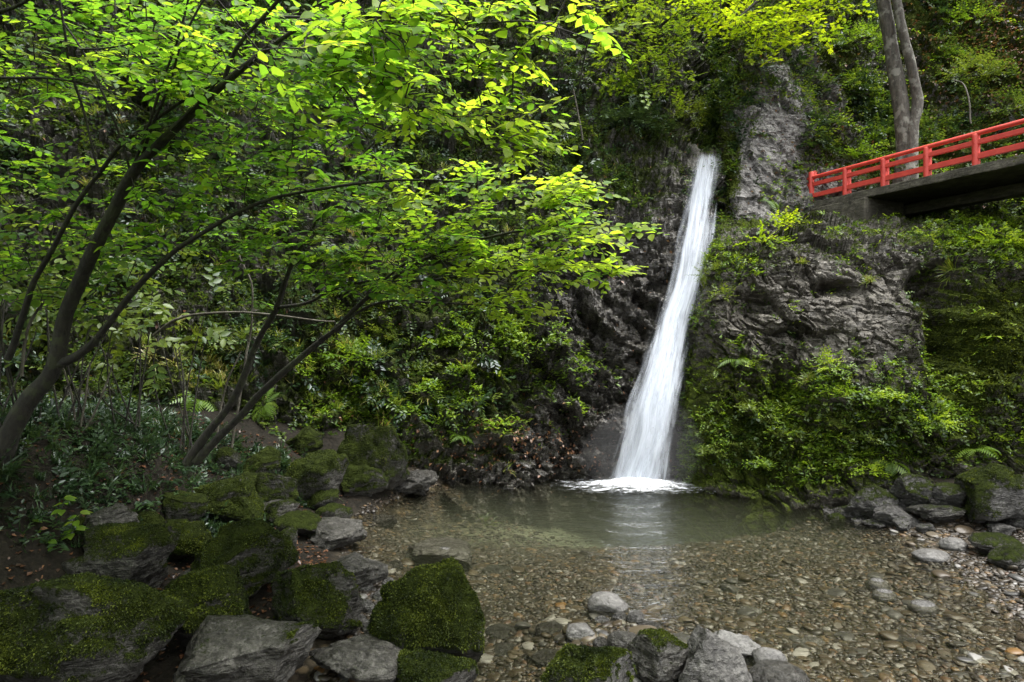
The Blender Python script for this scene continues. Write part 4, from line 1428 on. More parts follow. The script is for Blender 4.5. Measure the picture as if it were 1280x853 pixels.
def grass_tuft(seed, nb=26, L=0.35):
    r = np.random.default_rng(seed)
    parts = []
    for k in range(nb):
        a = r.uniform(0, 6.28)
        l = L * r.uniform(0.5, 1.1)
        out = r.uniform(0.25, 0.9)
        w = 0.006 + 0.004 * r.random()
        pts = [np.array([out * l * t, 0, l * (0.9 * t - 0.9 * out * t * t)]) for t in (0, 0.35, 0.7, 1.0)]
        V = []
        for q, p in enumerate(pts):
            ww = w * (1, 0.9, 0.6, 0.05)[q]
            V += [p + [0, ww, 0], p - [0, ww, 0]]
        Fc = []
        for q in range(3):
            Fc += [(2 * q, 2 * q + 1, 2 * q + 3), (2 * q, 2 * q + 3, 2 * q + 2)]
        parts.append((np.array(V) @ rotz(a).T + np.array([r.normal() * .03, r.normal() * .03, 0]), np.array(Fc), r.normal() * 0.2))
    return merge(parts)


def rosette(seed, n=7, L=0.12, W=0.05):
    """leaves round a short stem, as seedlings and ivy tufts have"""
    r = np.random.default_rng(seed)
    parts = []
    for k in range(n):
        a = 2.4 * k + r.normal() * 0.4
        s = r.uniform(0.6, 1.1)
        V, Fc = leaf_far(L * s, W * s)
        f = np.array([[math.cos(a), math.sin(a), r.uniform(-0.2, 0.7)]])
        p = np.array([r.normal() * 0.35 * L, r.normal() * 0.35 * L, r.uniform(0, 0.9) * L])
        parts.append((V @ frame(f, np.array([[r.normal() * .3, r.normal() * .3, 1.0]]))[0].T + p, Fc, r.normal() * 0.15))
    return merge(parts)


def scatter(templates, pos, R, sc, tint):
    """one vertex / face / tint set holding copies of the templates"""
    pick = rng.integers(0, len(templates), len(pos))
    VV, FF, TT, n0 = [], [], [], 0
    for k, (V, Fc, T) in enumerate(templates):
        q = np.where(pick == k)[0]
        if not len(q):
            continue
        W = np.einsum('nij,vj->nvi', R[q] * sc[q][:, None, None], V) + pos[q][:, None]
        VV.append(W.reshape(-1, 3))
        FF.append((Fc[None] + (np.arange(len(q)) * len(V))[:, None, None]).reshape(-1, 3) + n0)
        TT.append(np.clip(tint[q][:, None] + T[None], 0, 1).ravel())
        n0 += len(q) * len(V)
    return np.concatenate(VV), np.concatenate(FF), np.concatenate(TT)


def grow_R(nrm, out=0.7, down=0.15, rnd=0.6, upn=0.35):
    """leafy shoots that lean out of the slope with their leaves turned to the light"""
    n = len(nrm)
    f = nrm * out + rng.normal(size=(n, 3)) * rnd + np.array([0, 0, -down])
    u = nrm * upn + np.array([0, 0, 1.0]) + rng.normal(size=(n, 3)) * 0.25
    return frame(f, u)


def stand_R(nrm, lean=0.5):
    """plants whose own z axis points up and a little out of the slope"""
    n = len(nrm)
    u = nrm * lean + np.array([0, 0, 1.0]) + rng.normal(size=(n, 3)) * 0.15
    u /= np.linalg.norm(u, axis=1)[:, None]
    f = rng.normal(size=(n, 3))
    f -= u * (f * u).sum(1)[:, None]
    return frame(f, u)


SPR_FAR = [spray(40 + k, 9, 0.34, 0.085, 0.045, False)[:3] for k in range(6)]
SPR_BROAD = [spray(60 + k, 7, 0.30, 0.12, 0.06, False)[:3] for k in range(5)]
ROS = [rosette(80 + k) for k in range(6)]
ROS_SM = [rosette(90 + k, 6, 0.07, 0.038) for k in range(6)]
FERN = [fern_clump(100 + k) for k in range(4)]
GRASS = [grass_tuft(110 + k) for k in range(4)]
MAPLE = [maple_spray(120 + k) for k in range(5)]


def patch(name, sheet, n, temps, m, label, wfun, sc=(0.7, 1.3), mode='grow', tint=(0.5, 0.2), off=0.0, kind='stuff', tfun=None):
    p, nr, px, py = sheet.sample(n, wfun)
    R = grow_R(nr) if mode == 'grow' else stand_R(nr)
    t = rng.normal(tint[0], tint[1], n)
    if tfun is not None:
        t += tfun(px, py)
    t += 0.25 * fbm(p * 1.1, 3, 15)
    V, Fc, T = scatter(temps, p + nr * off, R, rng.uniform(*sc, n), t)
    o = link(name, mesh_np(name, V, [Fc], {'tint': T}, None, True, [m]))
    return tag(o, label, None, None, kind)


def clump(scale, seed, lo=-0.15):
    return lambda s: np.clip(fbm(s.pos[:-1, :-1].reshape(-1, 3) * scale, 3, seed).reshape(s.nv - 1, s.nu - 1) - lo, 0, 1)


def wA(s, px, py):
    w = clump(1.2, 31, -0.12)(s)
    xl = np.interp(py, [270, 300, 420, 520, 600], [790, 730, 665, 630, 560])
    w = w * (1 - sstep(xl - 45, xl + 5, px) * sstep(225, 300, py)) * (1 - sstep(505, 555, py) * sstep(370, 450, px)) * (1 - 0.85 * sstep(490, 560, py) * sstep(560, 640, px))
    return w * (1 - 0.98 * bump(px, py, 872, 215, 30, 35)) + 1e-9


patch('undergrowth', A, 9500, SPR_FAR, M['shrub'], 'leafy undergrowth covering the left gorge hillside', wA, (0.6, 1.25), tint=(0.45, 0.2), off=0.03)
patch('evergreen_undergrowth', A, 7500, SPR_BROAD, M['dark_shrub'], 'dark glossy evergreen undergrowth on the left gorge hillside', lambda s, px, py: wA(s, px, py) * 0 + clump(0.9, 35, -0.05)(s) * (
    1 - sstep(600, 650, px) * sstep(225, 300, py)) * (1 - sstep(490, 540, py) * sstep(370, 450, px)), (0.6, 1.2), off=0.02)
patch('low_herbs', A, 6500, ROS, M['shrub'], 'small low herbs and seedlings between the hillside shrubs', lambda s, px, py: wA(s, px, py) + 0.25 * bump(px, py, 660, 480, 70, 50), (0.5, 1.1), 'stand')
patch('wall_herbs', A, 1700, ROS, M['herb'], 'fresh green leafy herbs on the wall above the far shore', lambda s, px, py: (bump(px, py, 520, 450, 130, 60) + 0.4 * bump(px, py, 640, 470, 60, 50)) * clump(1.5, 41, -0.1)(s),
      (0.5, 1.1), 'stand', tint=(0.3, 0.2))
patch('hillside_grass', A, 420, GRASS, M['grass'], 'arching grass tufts on the left hillside', lambda s, px, py: bump(px, py, 270, 460, 70, 50) + bump(px, py, 440, 470, 50, 50) + 0.15 * clump(1, 43)(s) * (px < 640), (0.7, 1.3), 'stand')
patch('fallen_leaves', A, 2200, [leaf_far(0.07, 0.045) + (np.zeros(4),)], M['litter'], 'reddish dead leaves lying on the lower hillside', lambda s, px, py: bump(px, py, 650, 560, 110, 30) + 0.6 * bump(px, py, 460, 520, 60, 25) + 0.03,
      (0.7, 1.3), 'grow', tint=(0.5, 0.25), off=0.015)


def wC(s, px, py):
    g = np.maximum(bump(px, py, np.interp(py, [80, 300], [985, 930]), 190, 42, 105), bump(px, py, 1020, 235, 40, 30))
    return clump(1.1, 51, -0.10)(s) * (1 - np.clip(g * 1.3, 0, 1)) * (1 - 0.8 * bump(px, py, 1260, 70, 60, 60)) + 1e-9


patch('hillside_undergrowth', C, 6500, SPR_FAR, M['shrub'], 'leafy undergrowth on the upper hillside behind the bridge', wC, (0.7, 1.4), tint=(0.5, 0.2), off=0.03)
patch('hillside_evergreens', C, 4200, SPR_BROAD, M['dark_shrub'], 'dark evergreen undergrowth on the upper hillside behind the bridge', lambda s, px, py: wC(s, px, py) * clump(0.8, 53, -0.1)(s) + 1e-9, (0.7, 1.3))
patch('hillside_herbs', C, 4500, ROS, M['herb'], 'yellow green herbs on the upper hillside behind the bridge', lambda s, px, py: clump(1.4, 54, -0.05)(s) * (0.25 + bump(px, py, 1080, 150, 90, 90)) * (0.1 + wC(s, px, py)), (0.5, 1.0), 'stand', tint=(0.25, 0.2))
patch('hillside_leaf_litter', C, 5000, [leaf_far(0.09, 0.055) + (np.zeros(4),)], M['litter'], 'red brown dead leaves on the bare slope right of the twin trunk', lambda s, px, py: bump(px, py, 1260, 70, 80, 70) + 0.05, (0.7, 1.3), tint=(0.45, 0.25), off=0.02)


def wB(s, px, py):
    w = clump(1.3, 61, -0.05)(s) * 0.22 * (1 - 0.65 * bump(px, py, 1100, 400, 70, 75)) * (1 - 0.8 * bump(px, py, 965, 400, 55, 40))
    w = w + 1.2 * bump(px, py, 1085, 525, 110, 45) + 0.9 * bump(px, py, 1215, 310, 65, 28) + 0.5 * bump(px, py, 915, 560, 55, 50) + 0.35 * bump(px, py, 1010, 570, 70, 30) + 0.6 * bump(px, py, 910, 330, 30, 30)
    w = w * (1 - sstep(590, 612, py) * (px > 1040)) * (py > 272) * (px > 851)
    return w * (py < 606) + 1e-9


patch('cliff_herbs', B, 3300, ROS, M['herb'], 'light green leafy herbs growing over the cliff under the bridge', lambda s, px, py: wB(s, px, py) * clump(1.6, 63, -0.2)(s), (0.35, 0.85), 'stand', tint=(0.35, 0.22))
patch('cliff_creepers', B, 3000, ROS_SM, M['shrub'], 'small dark creeping leaves on the cliff under the bridge', wB, (0.7, 1.4), 'grow', tint=(0.6, 0.22), off=0.01)
patch('cliff_shoots', B, 700, SPR_FAR, M['herb'], 'leafy shoots leaning out of the cliff under the bridge', lambda s, px, py: wB(s, px, py), (0.35, 0.7), tint=(0.3, 0.2))

# moss blades on the cliff's mossiest faces
patch('cliff_moss', B, 16000, [leaf_far(0.05, 0.018) + (np.zeros(4),)], M['moss'], 'yellow green moss cushions on the cliff under the bridge', lambda s, px, py: (1.3 * bump(px, py, 1235, 430, 40, 55) + 0.8 * bump(px, py, 1060, 560, 110, 30)
      + 0.5 * bump(px, py, 1170, 400, 20, 40) + 0.4 * bump(px, py, 930, 480, 50, 40)) * (py > 272), (0.6, 1.4), tint=(0.5, 0.25))


# ---------------------------------------------------------------- single plants
def on(sheet, px, py):
    d = (sheet.px - px) ** 2 + (sheet.py - py) ** 2
    k = np.unravel_index(np.argmin(d), d.shape)
    return sheet.pos[k], sheet.n[k]


def plant(name, base, nrm, rx, rz, n, temps, m, label, cat, group=None, stems=5, sc=(0.7, 1.2), tint=(0.5, 0.18), mode='grow', drop=0.0, stem_mat='bark', foliage='foliage'):
    """shrub or herb: stems fanning from its root, shoots over a rough dome"""
    root = empty(name, base, label, cat, group)
    d = rng.normal(size=(n, 3))
    d /= np.linalg.norm(d, axis=1)[:, None]
    d[:, 2] = np.abs(d[:, 2]) * 0.9 - 0.15
    rr = rng.uniform(0.35, 1.0, n) ** 0.6
    lump = 0.75 + 0.5 * fbm(d * 2.1 + base, 2, 7)
    p = d * np.array([rx, rx * 0.75, rz]) * (rr * lump)[:, None] + nrm * rx * 0.45
    p[:, 2] -= drop * np.linalg.norm(p[:, :2], axis=1)
    if mode == 'grow':
        R = frame(d * 0.8 + rng.normal(size=(n, 3)) * 0.45 + [0, 0, -.1], np.array([0, 0, 1.0]) + rng.normal(size=(n, 3)) * 0.28)
    else:
        R = stand_R(d, 0.4)
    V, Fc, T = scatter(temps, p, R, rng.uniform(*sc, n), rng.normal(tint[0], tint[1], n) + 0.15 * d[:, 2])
    link(foliage, mesh_np(foliage, V, [Fc], {'tint': T}, None, True, [m]), root)
    if stems:
        J = Join()
        for k in range(stems):
            e = p[rng.integers(n)] * 0.9
            c = smooth_curve([np.zeros(3) - nrm * 0.05, e * 0.5 + np.array([0, 0, 0.12 * rz]) + rng.normal(size=3) * 0.03, e], 8)
            J.add(*tube(c, np.linspace(0.010, 0.004, 8), 5))
        link('stem', J.mesh('stem', [M[stem_mat]]), root)
    return root


GB = 'plants growing on the cliff under the bridge'
for px, py, rx, rz, n, tp, mk, lb, ct, kw in [
    (898, 345, 0.42, 0.28, 46, SPR_FAR, 'shrub', 'feathery green shrub leaning from the cliff into the waterfall', 'shrub', dict(tint=(0.75, .15))),
    (905, 380, 0.28, 0.2, 22, SPR_BROAD, 'shrub', 'smaller broad leaved shrub just below the feathery one beside the waterfall', 'shrub', dict(tint=(0.8, .15))),
    (1222, 306, 0.75, 0.32, 90, SPR_BROAD, 'herb', 'large light green bush spilling over the cliff top under the bridge', 'shrub', dict(tint=(0.55, .2), drop=0.3)),
    (1262, 345, 0.4, 0.3, 40, SPR_FAR, 'herb', 'trailing light green shrub right of the hanging grass tuft', 'shrub', dict(drop=0.3)),
    (1150, 300, 0.35, 0.22, 26, SPR_FAR, 'shrub', 'dark green shrub at the cliff top below the middle of the bridge', 'shrub', dict(tint=(0.7, .2))),
    (1042, 470, 0.38, 0.2, 34, SPR_FAR, 'herb', 'yellow green spray of leaves on the ledge at the foot of the grey slab', 'shrub', dict(tint=(0.7, .2))),
    (1085, 505, 0.42, 0.26, 46, ROS, 'herb', 'rounded light green clump on the upper middle of the leafy ledge', 'herb', dict(mode='stand', tint=(0.55, .2))),
    (1140, 525, 0.45, 0.3, 56, SPR_FAR, 'herb', 'bushiest light green clump at the middle of the leafy ledge', 'shrub', dict(tint=(0.6, .2))),
    (1180, 510, 0.3, 0.24, 30, SPR_FAR, 'herb', 'light green clump at the right end of the leafy ledge by the dark cleft', 'shrub', dict(tint=(0.5, .2))),
    (1060, 545, 0.4, 0.2, 40, ROS, 'shrub', 'dark creeping clump hanging below the leafy ledge', 'herb', dict(mode='stand', tint=(0.8, .15))),
    (1075, 445, 0.14, 0.22, 10, ROS, 'shrub', 'dark leafed seedling standing on the grey slab', 'seedling', dict(mode='stand')),
    (1170, 392, 0.26, 0.16, 16, SPR_BROAD, 'shrub', 'broad leaved plant jutting from the dark cleft beside the mossy face', 'shrub', dict(tint=(0.85, .1))),
    (890, 570, 0.36, 0.26, 50, ROS, 'shrub', 'leafy clump low on the cliff right beside the foot of the waterfall', 'shrub', dict(mode='stand', tint=(0.8, .15))),
    (950, 575, 0.42, 0.26, 50, ROS, 'herb', 'bushy green clump hanging over the pool at the cliff foot', 'shrub', dict(mode='stand', tint=(0.3, .15))),
    (932, 512, 0.3, 0.2, 22, ROS, 'shrub', 'whitish green seedling clump halfway down the cliff left of the leafy ledge', 'herb', dict(mode='stand', tint=(0.9, .1))),
    (1080, 592, 0.3, 0.16, 24, SPR_FAR, 'herb', 'fresh green spray above the grey boulders of the right bank', 'shrub', dict(tint=(0.6, .2))),
    (1268, 555, 0.35, 0.2, 26, SPR_FAR, 'herb', 'pale green fan of shoots above the biggest right bank boulder', 'shrub', dict(tint=(0.6, .2))),
    (1000, 285, 0.5, 0.14, 30, MAPLE, 'maple', 'yellow green seedling maple on the cliff edge below the bridge abutment', 'sapling', dict(tint=(0.5, .2), sc=(.6, .9))),
    (960, 300, 0.45, 0.14, 24, MAPLE, 'maple', 'low yellow green maple seedling nearest the waterfall on the cliff edge', 'sapling', dict(tint=(0.35, .2), sc=(.6, .9))),
]:
    b, nn = on(B, px, py)
    kw.setdefault('sc', (0.42, 0.8))
    plant('cliff_plant', b, nn, rx * 0.8, rz * 0.85, int(n * 1.0), tp, M[mk], lb, ct, GB, **kw)
for px, py, s, lb in [(1195, 338, 1.5, 'long pale grass tuft hanging under the large cliff top bush'), (1088, 352, 0.8, 'strap leaved grass tuft on the upper grey slab'),
                      (1012, 480, 0.9, 'yellowish grass tuft at the left end of the leafy ledge'), (1000, 330, 0.7, 'thin grass tuft below the seedling maple of the cliff edge')]:
    b, nn = on(B, px, py)
    T4 = [grass_tuft(int(px), 70, 0.36 * s)]
    V, Fc, T = scatter(T4, np.zeros((1, 3)), stand_R(nn[None], 1.2), np.ones(1), np.array([0.6]))
    V[:, 2] -= 0.25 * np.linalg.norm(V[:, :2], axis=1)
    tag(link('grass_tuft', mesh_np('grass_tuft', V, [Fc], {'tint': T}, None, True, [M['grass']]), loc=b), lb, 'grass tuft', GB)

# sprig with long star-like leaves
b, nn = on(B, 1254, 455)
st = empty('star_leaved_sprig', b, 'bright yellow green sprig of long drooping leaves before the mossy face', 'plant')
parts = []
for k in range(7):
    V, Fc = leaf_near(0.22, 0.055, 0.15, 0.35)
    a = k * 0.9
    parts.append((V @ frame(np.array([[math.cos(a), math.sin(a), 0.15]]), np.array([[0, 0, 1.0]]))[0].T + nn * 0.42 + [0, 0, 0.12], Fc, rng.normal() * 0.1 + 0.8))
V, Fc, T = merge(parts)
link('foliage', mesh_np('foliage', V, [Fc], {'tint': T}, None, True, [M['herb']]), st)
link('stem', Join().add(*tube(smooth_curve([nn * -0.05, nn * 0.25 + [0, 0, .1], nn * 0.42 + [0, 0, .12]], 8), 0.007, 5)).mesh('stem', [M['bark']]), st)

GA = 'shrubs on the wall above the far shore'
for px, py, rx, rz, n, tp, mk, lb, kw in [
    (470, 428, 0.62, 0.38, 80, SPR_FAR, 'shrub', 'large mid green shrub at the left of the wall shrubs above the far shore', dict(tint=(0.85, .15))),
    (548, 425, 0.52, 0.36, 70, ROS, 'herb', 'rounded fresh green shrub in the middle of the wall above the far shore', dict(mode='stand', tint=(0.3, .2))),
    (528, 470, 0.42, 0.24, 46, ROS, 'shrub', 'glossy dark green shrub under the rounded fresh green one on the far wall', dict(mode='stand', tint=(0.85, .15))),
    (596, 436, 0.42, 0.28, 46, SPR_FAR, 'herb', 'spreading yellowish shrub right of the rounded fresh green one on the far wall', dict(tint=(0.3, .2))),
    (642, 462, 0.22, 0.18, 14, ROS, 'herb', 'small bright shrub nearest the wet rock left of the waterfall', dict(mode='stand', tint=(0.25, .2))),
    (420, 465, 0.55, 0.36, 60, SPR_FAR, 'herb', 'grassy looking light shrub behind the leaning thin stems', dict(tint=(0.2, .2))),
]:
    b, nn = on(A, px, py)
    plant('wall_shrub', b, nn, rx, rz, n, tp, M[mk], lb, 'shrub', GA, **kw)
GU = 'shrubs high above the waterfall'
for sh, px, py, rx, rz, n, tp, mk, lb, kw in [
    (A, 805, 165, 1.1, 0.8, 150, SPR_BROAD, 'dark_shrub', 'large blue green evergreen shrub left of the top of the fall', dict(tint=(0.8, .15), sc=(.9, 1.3))),
    (A, 740, 120, 0.9, 0.7, 100, SPR_BROAD, 'dark_shrub', 'dark evergreen shrub between bright branch tips and the big blue green shrub', dict(tint=(0.6, .15))),
    (A, 850, 150, 0.8, 0.5, 90, SPR_FAR, 'shrub', 'olive green shrub directly above the lip of the waterfall', dict(tint=(0.9, .1))),
    (A, 715, 200, 0.9, 0.6, 90, SPR_FAR, 'shrub', 'shaded green shrub below the dark evergreen, left of the fall', dict(tint=(0.5, .15))),
    (A, 840, 70, 1.0, 0.6, 100, SPR_FAR, 'herb', 'pale green shrub high above the lip of the fall', dict(tint=(0.25, .2))),
    (C, 1200, 105, 1.0, 0.7, 110, SPR_FAR, 'shrub', 'green shrub on the slope right of the twin trunk above the railing', dict(tint=(0.8, .15))),
    (C, 1195, 35, 0.9, 0.6, 80, SPR_FAR, 'herb', 'light green shrub on the upper slope right of the twin trunk', dict(tint=(0.2, .2))),
    (C, 1065, 60, 0.8, 0.5, 80, SPR_FAR, 'herb', 'yellowish shrub on the slope left of the twin trunk', dict(tint=(0.25, .2))),
    (C, 1070, 190, 0.7, 0.4, 60, SPR_FAR, 'herb', 'leafy green shrub just behind the left end of the red railing', dict(tint=(0.2, .2))),
    (C, 1250, 140, 0.8, 0.4, 70, SPR_FAR, 'shrub', 'low dark green shrub behind the right end of the red railing', dict(tint=(0.7, .2))),
]:
    b, nn = on(sh, px, py)
    plant('slope_shrub', b, nn, rx, rz, n, tp, M[mk], lb, 'shrub', GU, **kw)
b, nn = on(C, 1075, 110)
V, Fc, T = scatter([grass_tuft(9, 110, 0.9)], np.zeros((1, 3)), stand_R(nn[None], 1.0), np.ones(1), np.array([0.15]))
V[:, 2] -= 0.35 * np.linalg.norm(V[:, :2], axis=1)
tag(link('strap_leaved_clump', mesh_np('strap_leaved_clump', V, [Fc], {'tint': T}, None, True, [M['dark_shrub']]), loc=b), 'dark strap leaved clump hanging on the slope left of the twin trunk', 'plant')

# ferns
GF = 'ferns along the lower slopes'
for sh, px, py, s, mk, lb in [
    (A, 575, 545, 0.9, 'fern', 'fern growing beside the upright mossy lump on the far bank'), (A, 250, 505, 1.3, 'fern', 'big shaded fern behind the bases of the leaning thin stems'),
    (A, 170, 500, 1.2, 'fern', 'fern in the dark hollow right of the thick leaning trunk'), (A, 330, 520, 1.0, 'fern', 'fern above the dark mossy rocks of the shaded bank'),
    (A, 400, 510, 1.0, 'fern', 'fern left of the grassy looking light shrub on the far wall'), (B, 920, 450, 0.9, 'fern', 'small fern on the dark cliff face beside the waterfall'),
    (B, 1110, 575, 0.9, 'fern', 'fern under the bushiest clump of the leafy ledge'), (B, 1215, 560, 1.0, 'fern', 'fern above the boulders of the right bank, left of the pale fan of shoots'),
    (A, 340, 215, 1.5, 'fern', 'pale drooping fern high on the hillside near the bare rock'), (C, 960, 250, 1.2, 'fern', 'fern on the grey rock between the fall and the railing end')]:
    b, nn = on(sh, px, py)
    V, Fc, T = scatter([fern_clump(int(px + py), 9, 0.42 * s)], np.zeros((1, 3)), stand_R(nn[None], 0.7), np.ones(1), np.array([0.5]))
    tag(link('fern', mesh_np('fern', V, [Fc], {'tint': T}, None, True, [M[mk]]), loc=b), lb, 'fern', GF)


# ---------------------------------------------------------------- trees
def stem_mesh(name, pts, m, parent=None, n=9, wob=0.02, seed=0):
    """pts: (px, py, Y, width in photo pixels)"""
    w = np.array([P(a, b, c) for a, b, c, d in pts])
    r = np.array([d / 2 / F * c for a, b, c, d in pts])
    N = max(12, 7 * len(pts))
    c = smooth_curve(w, N)
    rr = np.interp(np.linspace(0, len(pts) - 1, N), np.arange(len(pts)), r)
    c = c + np.stack([vnoise(c * 2.3 + 9 * k, seed + k) for k in range(3)], 1) * wob
    rr = rr * (1 + 0.10 * vnoise(c * 6, seed + 8))
    V, Q = tube(c, rr, n)
    return c, rr, V, Q


def tree(name, base, label, cat, stems, m, seed, group=None, trunks=1):
    root = empty(name, base, label, cat, group)
    sk = []
    for k, pts in enumerate(stems):
        c, rr, V, Q = stem_mesh('s', pts, m, None, 10 if k < trunks else 7, 0.012 if k < trunks else 0.02, seed + k)
        nm = 'trunk' if k < trunks else 'branch'
        link(nm, Join().add(V - base, Q).mesh(nm, [m]), root)
        sk.append(c)
    return root, np.concatenate(sk)


LEAFV = [spray(200 + k, 9 + k % 4, 0.46, 0.088, 0.056, True) for k in range(9)]


def crown(root, base, skel, blobs, seed, m, twm, size=(0.8, 1.15), tint=(0.5, 0.16), hole=0.0, extra=None, outward=(0.75, -0.25, 0.0)):
    """leaf sprays joined to the limbs by thin twigs"""
    r = np.random.default_rng(seed)
    cs, Ls = [], []
    for (cx, cy, rx, ry, n, Y, sd) in blobs:
        a, q = r.uniform(0, 6.283, n), np.sqrt(r.random(n))
        px, py = cx + rx * q * np.cos(a), cy + ry * q * np.sin(a)
        YY = Y + sd * r.normal(size=n)
        cs.append(np.stack([(px - CX) / F * YY, YY, H - (py - CY) / F * YY], 1))
    if extra is not None:
        cs.append(extra)
    cs = np.concatenate(cs)
    keep = fbm(cs * 1.7, 2, seed) > -0.28 + hole
    cs = cs[keep]
    d0 = np.linalg.norm(cs[:, None] - skel[None, ::6], axis=2).min(1)
    cs = cs[np.argsort(d0)]
    nodes = list(skel[::2])
    J = Join()
    nodes = np.array(nodes)
    for c in cs:
        near = nodes[np.argmin(np.linalg.norm(nodes - c - np.array([0, 0, -0.1]), axis=1))]
        dirv = c - near
        dirv[2] *= 0.25
        dirv = dirv / (np.linalg.norm(dirv) + 1e-6) + np.array(outward) * 0.7 + r.normal(size=3) * np.array([0.45, 0.45, 0.10])
        dirv[2] = np.clip(dirv[2], -0.35, 0.2)
        dirv /= np.linalg.norm(dirv)
        s = r.uniform(*size) * (1.3 if c[2] > H + 0.56 * max(c[1], 2) else 1.0)
        up = np.array([r.normal() * 0.20, r.normal() * 0.22 - 0.55, 1.0])
        R = frame(dirv[None], up[None])[0]
        V, Fc, T, line = LEAFV[r.integers(len(LEAFV))]
        b = c - dirv * 0.23 * s
        J.add(V @ R.T * s + b - base, Fc, 0, np.clip(T + r.normal(tint[0], tint[1]) + 0.34 * float(sstep(-1.6, 0.4, c[0])), 0, 1))   # sprays yellower towards the right, stronger light painted into the leaf tint
        L = line @ R.T * s + b
        J.add(*[(v if k else v - base) for k, v in enumerate(tube(L[:-1], np.linspace(0.0032, 0.0012, len(L) - 1), 4))], 1)
        k = np.argmin(np.linalg.norm(nodes - b, axis=1))
        a = nodes[k]
        dist = np.linalg.norm(a - b)
        if dist > 0.02:
            cv = smooth_curve([a, a * 0.45 + b * 0.55 + np.array([0, 0, 0.06 * dist]), b], 7)
            V, Q = tube(cv, np.linspace(0.0055, 0.0032, 7), 4)
            J.add(V - base, Q, 1)
            nodes = np.vstack([nodes, cv[2::2], L[len(L) // 2][None]])
    link('crown', J.mesh('crown', [m, twm]), root)


# the old leaning tree at the left
B1 = P(-12, 590, 6.0)
T1 = [
    [(-20, 622, 6.05, 46), (-14, 606, 6.05, 28.0), (10, 548, 6.0, 25.46), (36, 500, 5.95, 21.64), (66, 462, 5.9, 19.09), (84, 390, 5.8, 17.18), (112, 325, 5.6, 15.91), (144, 262, 5.4, 15.27), (172, 212, 5.2, 12.73), (228, 152, 4.95, 10.82), (288, 98, 4.7, 8.27), (332, 62, 4.5, 5.73), (392, 22, 4.3, 4.45), (470, -30, 4.1, 3.18)],
    [(66, 462, 5.9, 12.73), (110, 436, 5.8, 9.55), (158, 376, 5.6, 7.64), (208, 322, 5.4, 6.36), (262, 284, 5.2, 5.09), (330, 252, 5.0, 4.45), (408, 236, 4.8, 3.82), (500, 226, 4.6, 2.86), (590, 232, 4.4, 1.91)],
    [(10, 448, 6.0, 8.91), (38, 372, 5.8, 7.0), (82, 282, 5.5, 5.73), (126, 214, 5.3, 5.41), (184, 158, 5.05, 4.45), (272, 98, 4.75, 3.18)],
    [(276, 104, 4.75, 5.73), (302, 52, 4.55, 5.09), (352, -6, 4.3, 4.45), (420, -70, 4.0, 3.18)],
    [(318, 26, 4.5, 3.18), (360, 20, 4.3, 3.82), (430, 20, 4.1, 3.18), (520, 26, 3.9, 2.92), (600, 32, 3.75, 2.55), (670, 28, 3.6, 1.91), (745, 48, 3.5, 1.01)],
    [(124, 218, 5.3, 3.18), (96, 120, 5.1, 3.18), (82, 38, 4.9, 3.18), (70, -40, 4.7, 2.86)],
    [(164, 222, 5.2, 3.18), (142, 142, 5.0, 3.18), (102, 64, 4.9, 2.86), (80, 30, 4.85, 2.55)],
    [(168, 216, 5.2, 4.45), (186, 160, 5.0, 3.5), (204, 100, 4.8, 3.18), (240, -10, 4.5, 2.55)],
    [(172, 208, 5.2, 4.45), (200, 128, 4.9, 3.5), (228, 60, 4.7, 2.86), (266, -20, 4.5, 2.55)],
    [(200, 176, 5.05, 3.82), (240, 138, 4.85, 3.18), (278, 98, 4.7, 2.55)],
    [(0, 96, 5.0, 3.82), (60, 98, 4.95, 2.86), (130, 112, 5.0, 2.23), (200, 150, 5.0, 1.59)],
    [(-30, 16, 4.6, 5.73), (0, 12, 4.6, 4.45), (30, 0, 4.5, 3.82), (60, -20, 4.4, 2.55)],
    [(0, 560, 6.3, 16.55), (-20, 480, 6.3, 14.0), (-30, 380, 6.2, 11.46), (-40, 200, 6.0, 8.91), (-40, 40, 5.6, 6.36)],
    [(100, 62, 4.9, 2.55), (150, 55, 4.8, 1.91), (215, 48, 4.7, 1.27)],
]
t1, sk1 = tree('leaning_beech', B1, 'old many stemmed leaning tree with fresh green leaves on the left bank', 'tree', T1, M['bark'], 400, 'foreground trees leaning over the pool', 1)
ncan = 3800  # unseen sprays above the view and behind the camera, added to shade the bank
can = np.stack([rng.uniform(-8, 0.6, ncan), rng.uniform(-4.5, 7.0, ncan), 0 * rng.random(ncan)], 1)
can = can[can[:, 1] < np.interp(can[:, 0], [-8, -3.4, -1.5, 0.6], [7, 5.2, 2.6, 2.2])]
can[:, 2] = 2.5 + 0.56 * np.maximum(can[:, 1], 2.0) + rng.uniform(0.35, 2.6, len(can))
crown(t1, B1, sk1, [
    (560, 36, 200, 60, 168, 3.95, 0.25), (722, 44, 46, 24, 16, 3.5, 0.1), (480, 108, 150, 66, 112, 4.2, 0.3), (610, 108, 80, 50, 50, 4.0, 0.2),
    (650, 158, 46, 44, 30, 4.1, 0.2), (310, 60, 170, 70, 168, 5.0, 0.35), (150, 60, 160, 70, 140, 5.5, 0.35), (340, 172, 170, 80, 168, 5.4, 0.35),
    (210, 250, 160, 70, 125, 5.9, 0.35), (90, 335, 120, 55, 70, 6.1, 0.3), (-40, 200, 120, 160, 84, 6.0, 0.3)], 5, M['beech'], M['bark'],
    size=(0.65, 1.2), tint=(0.5, 0.2), extra=can)

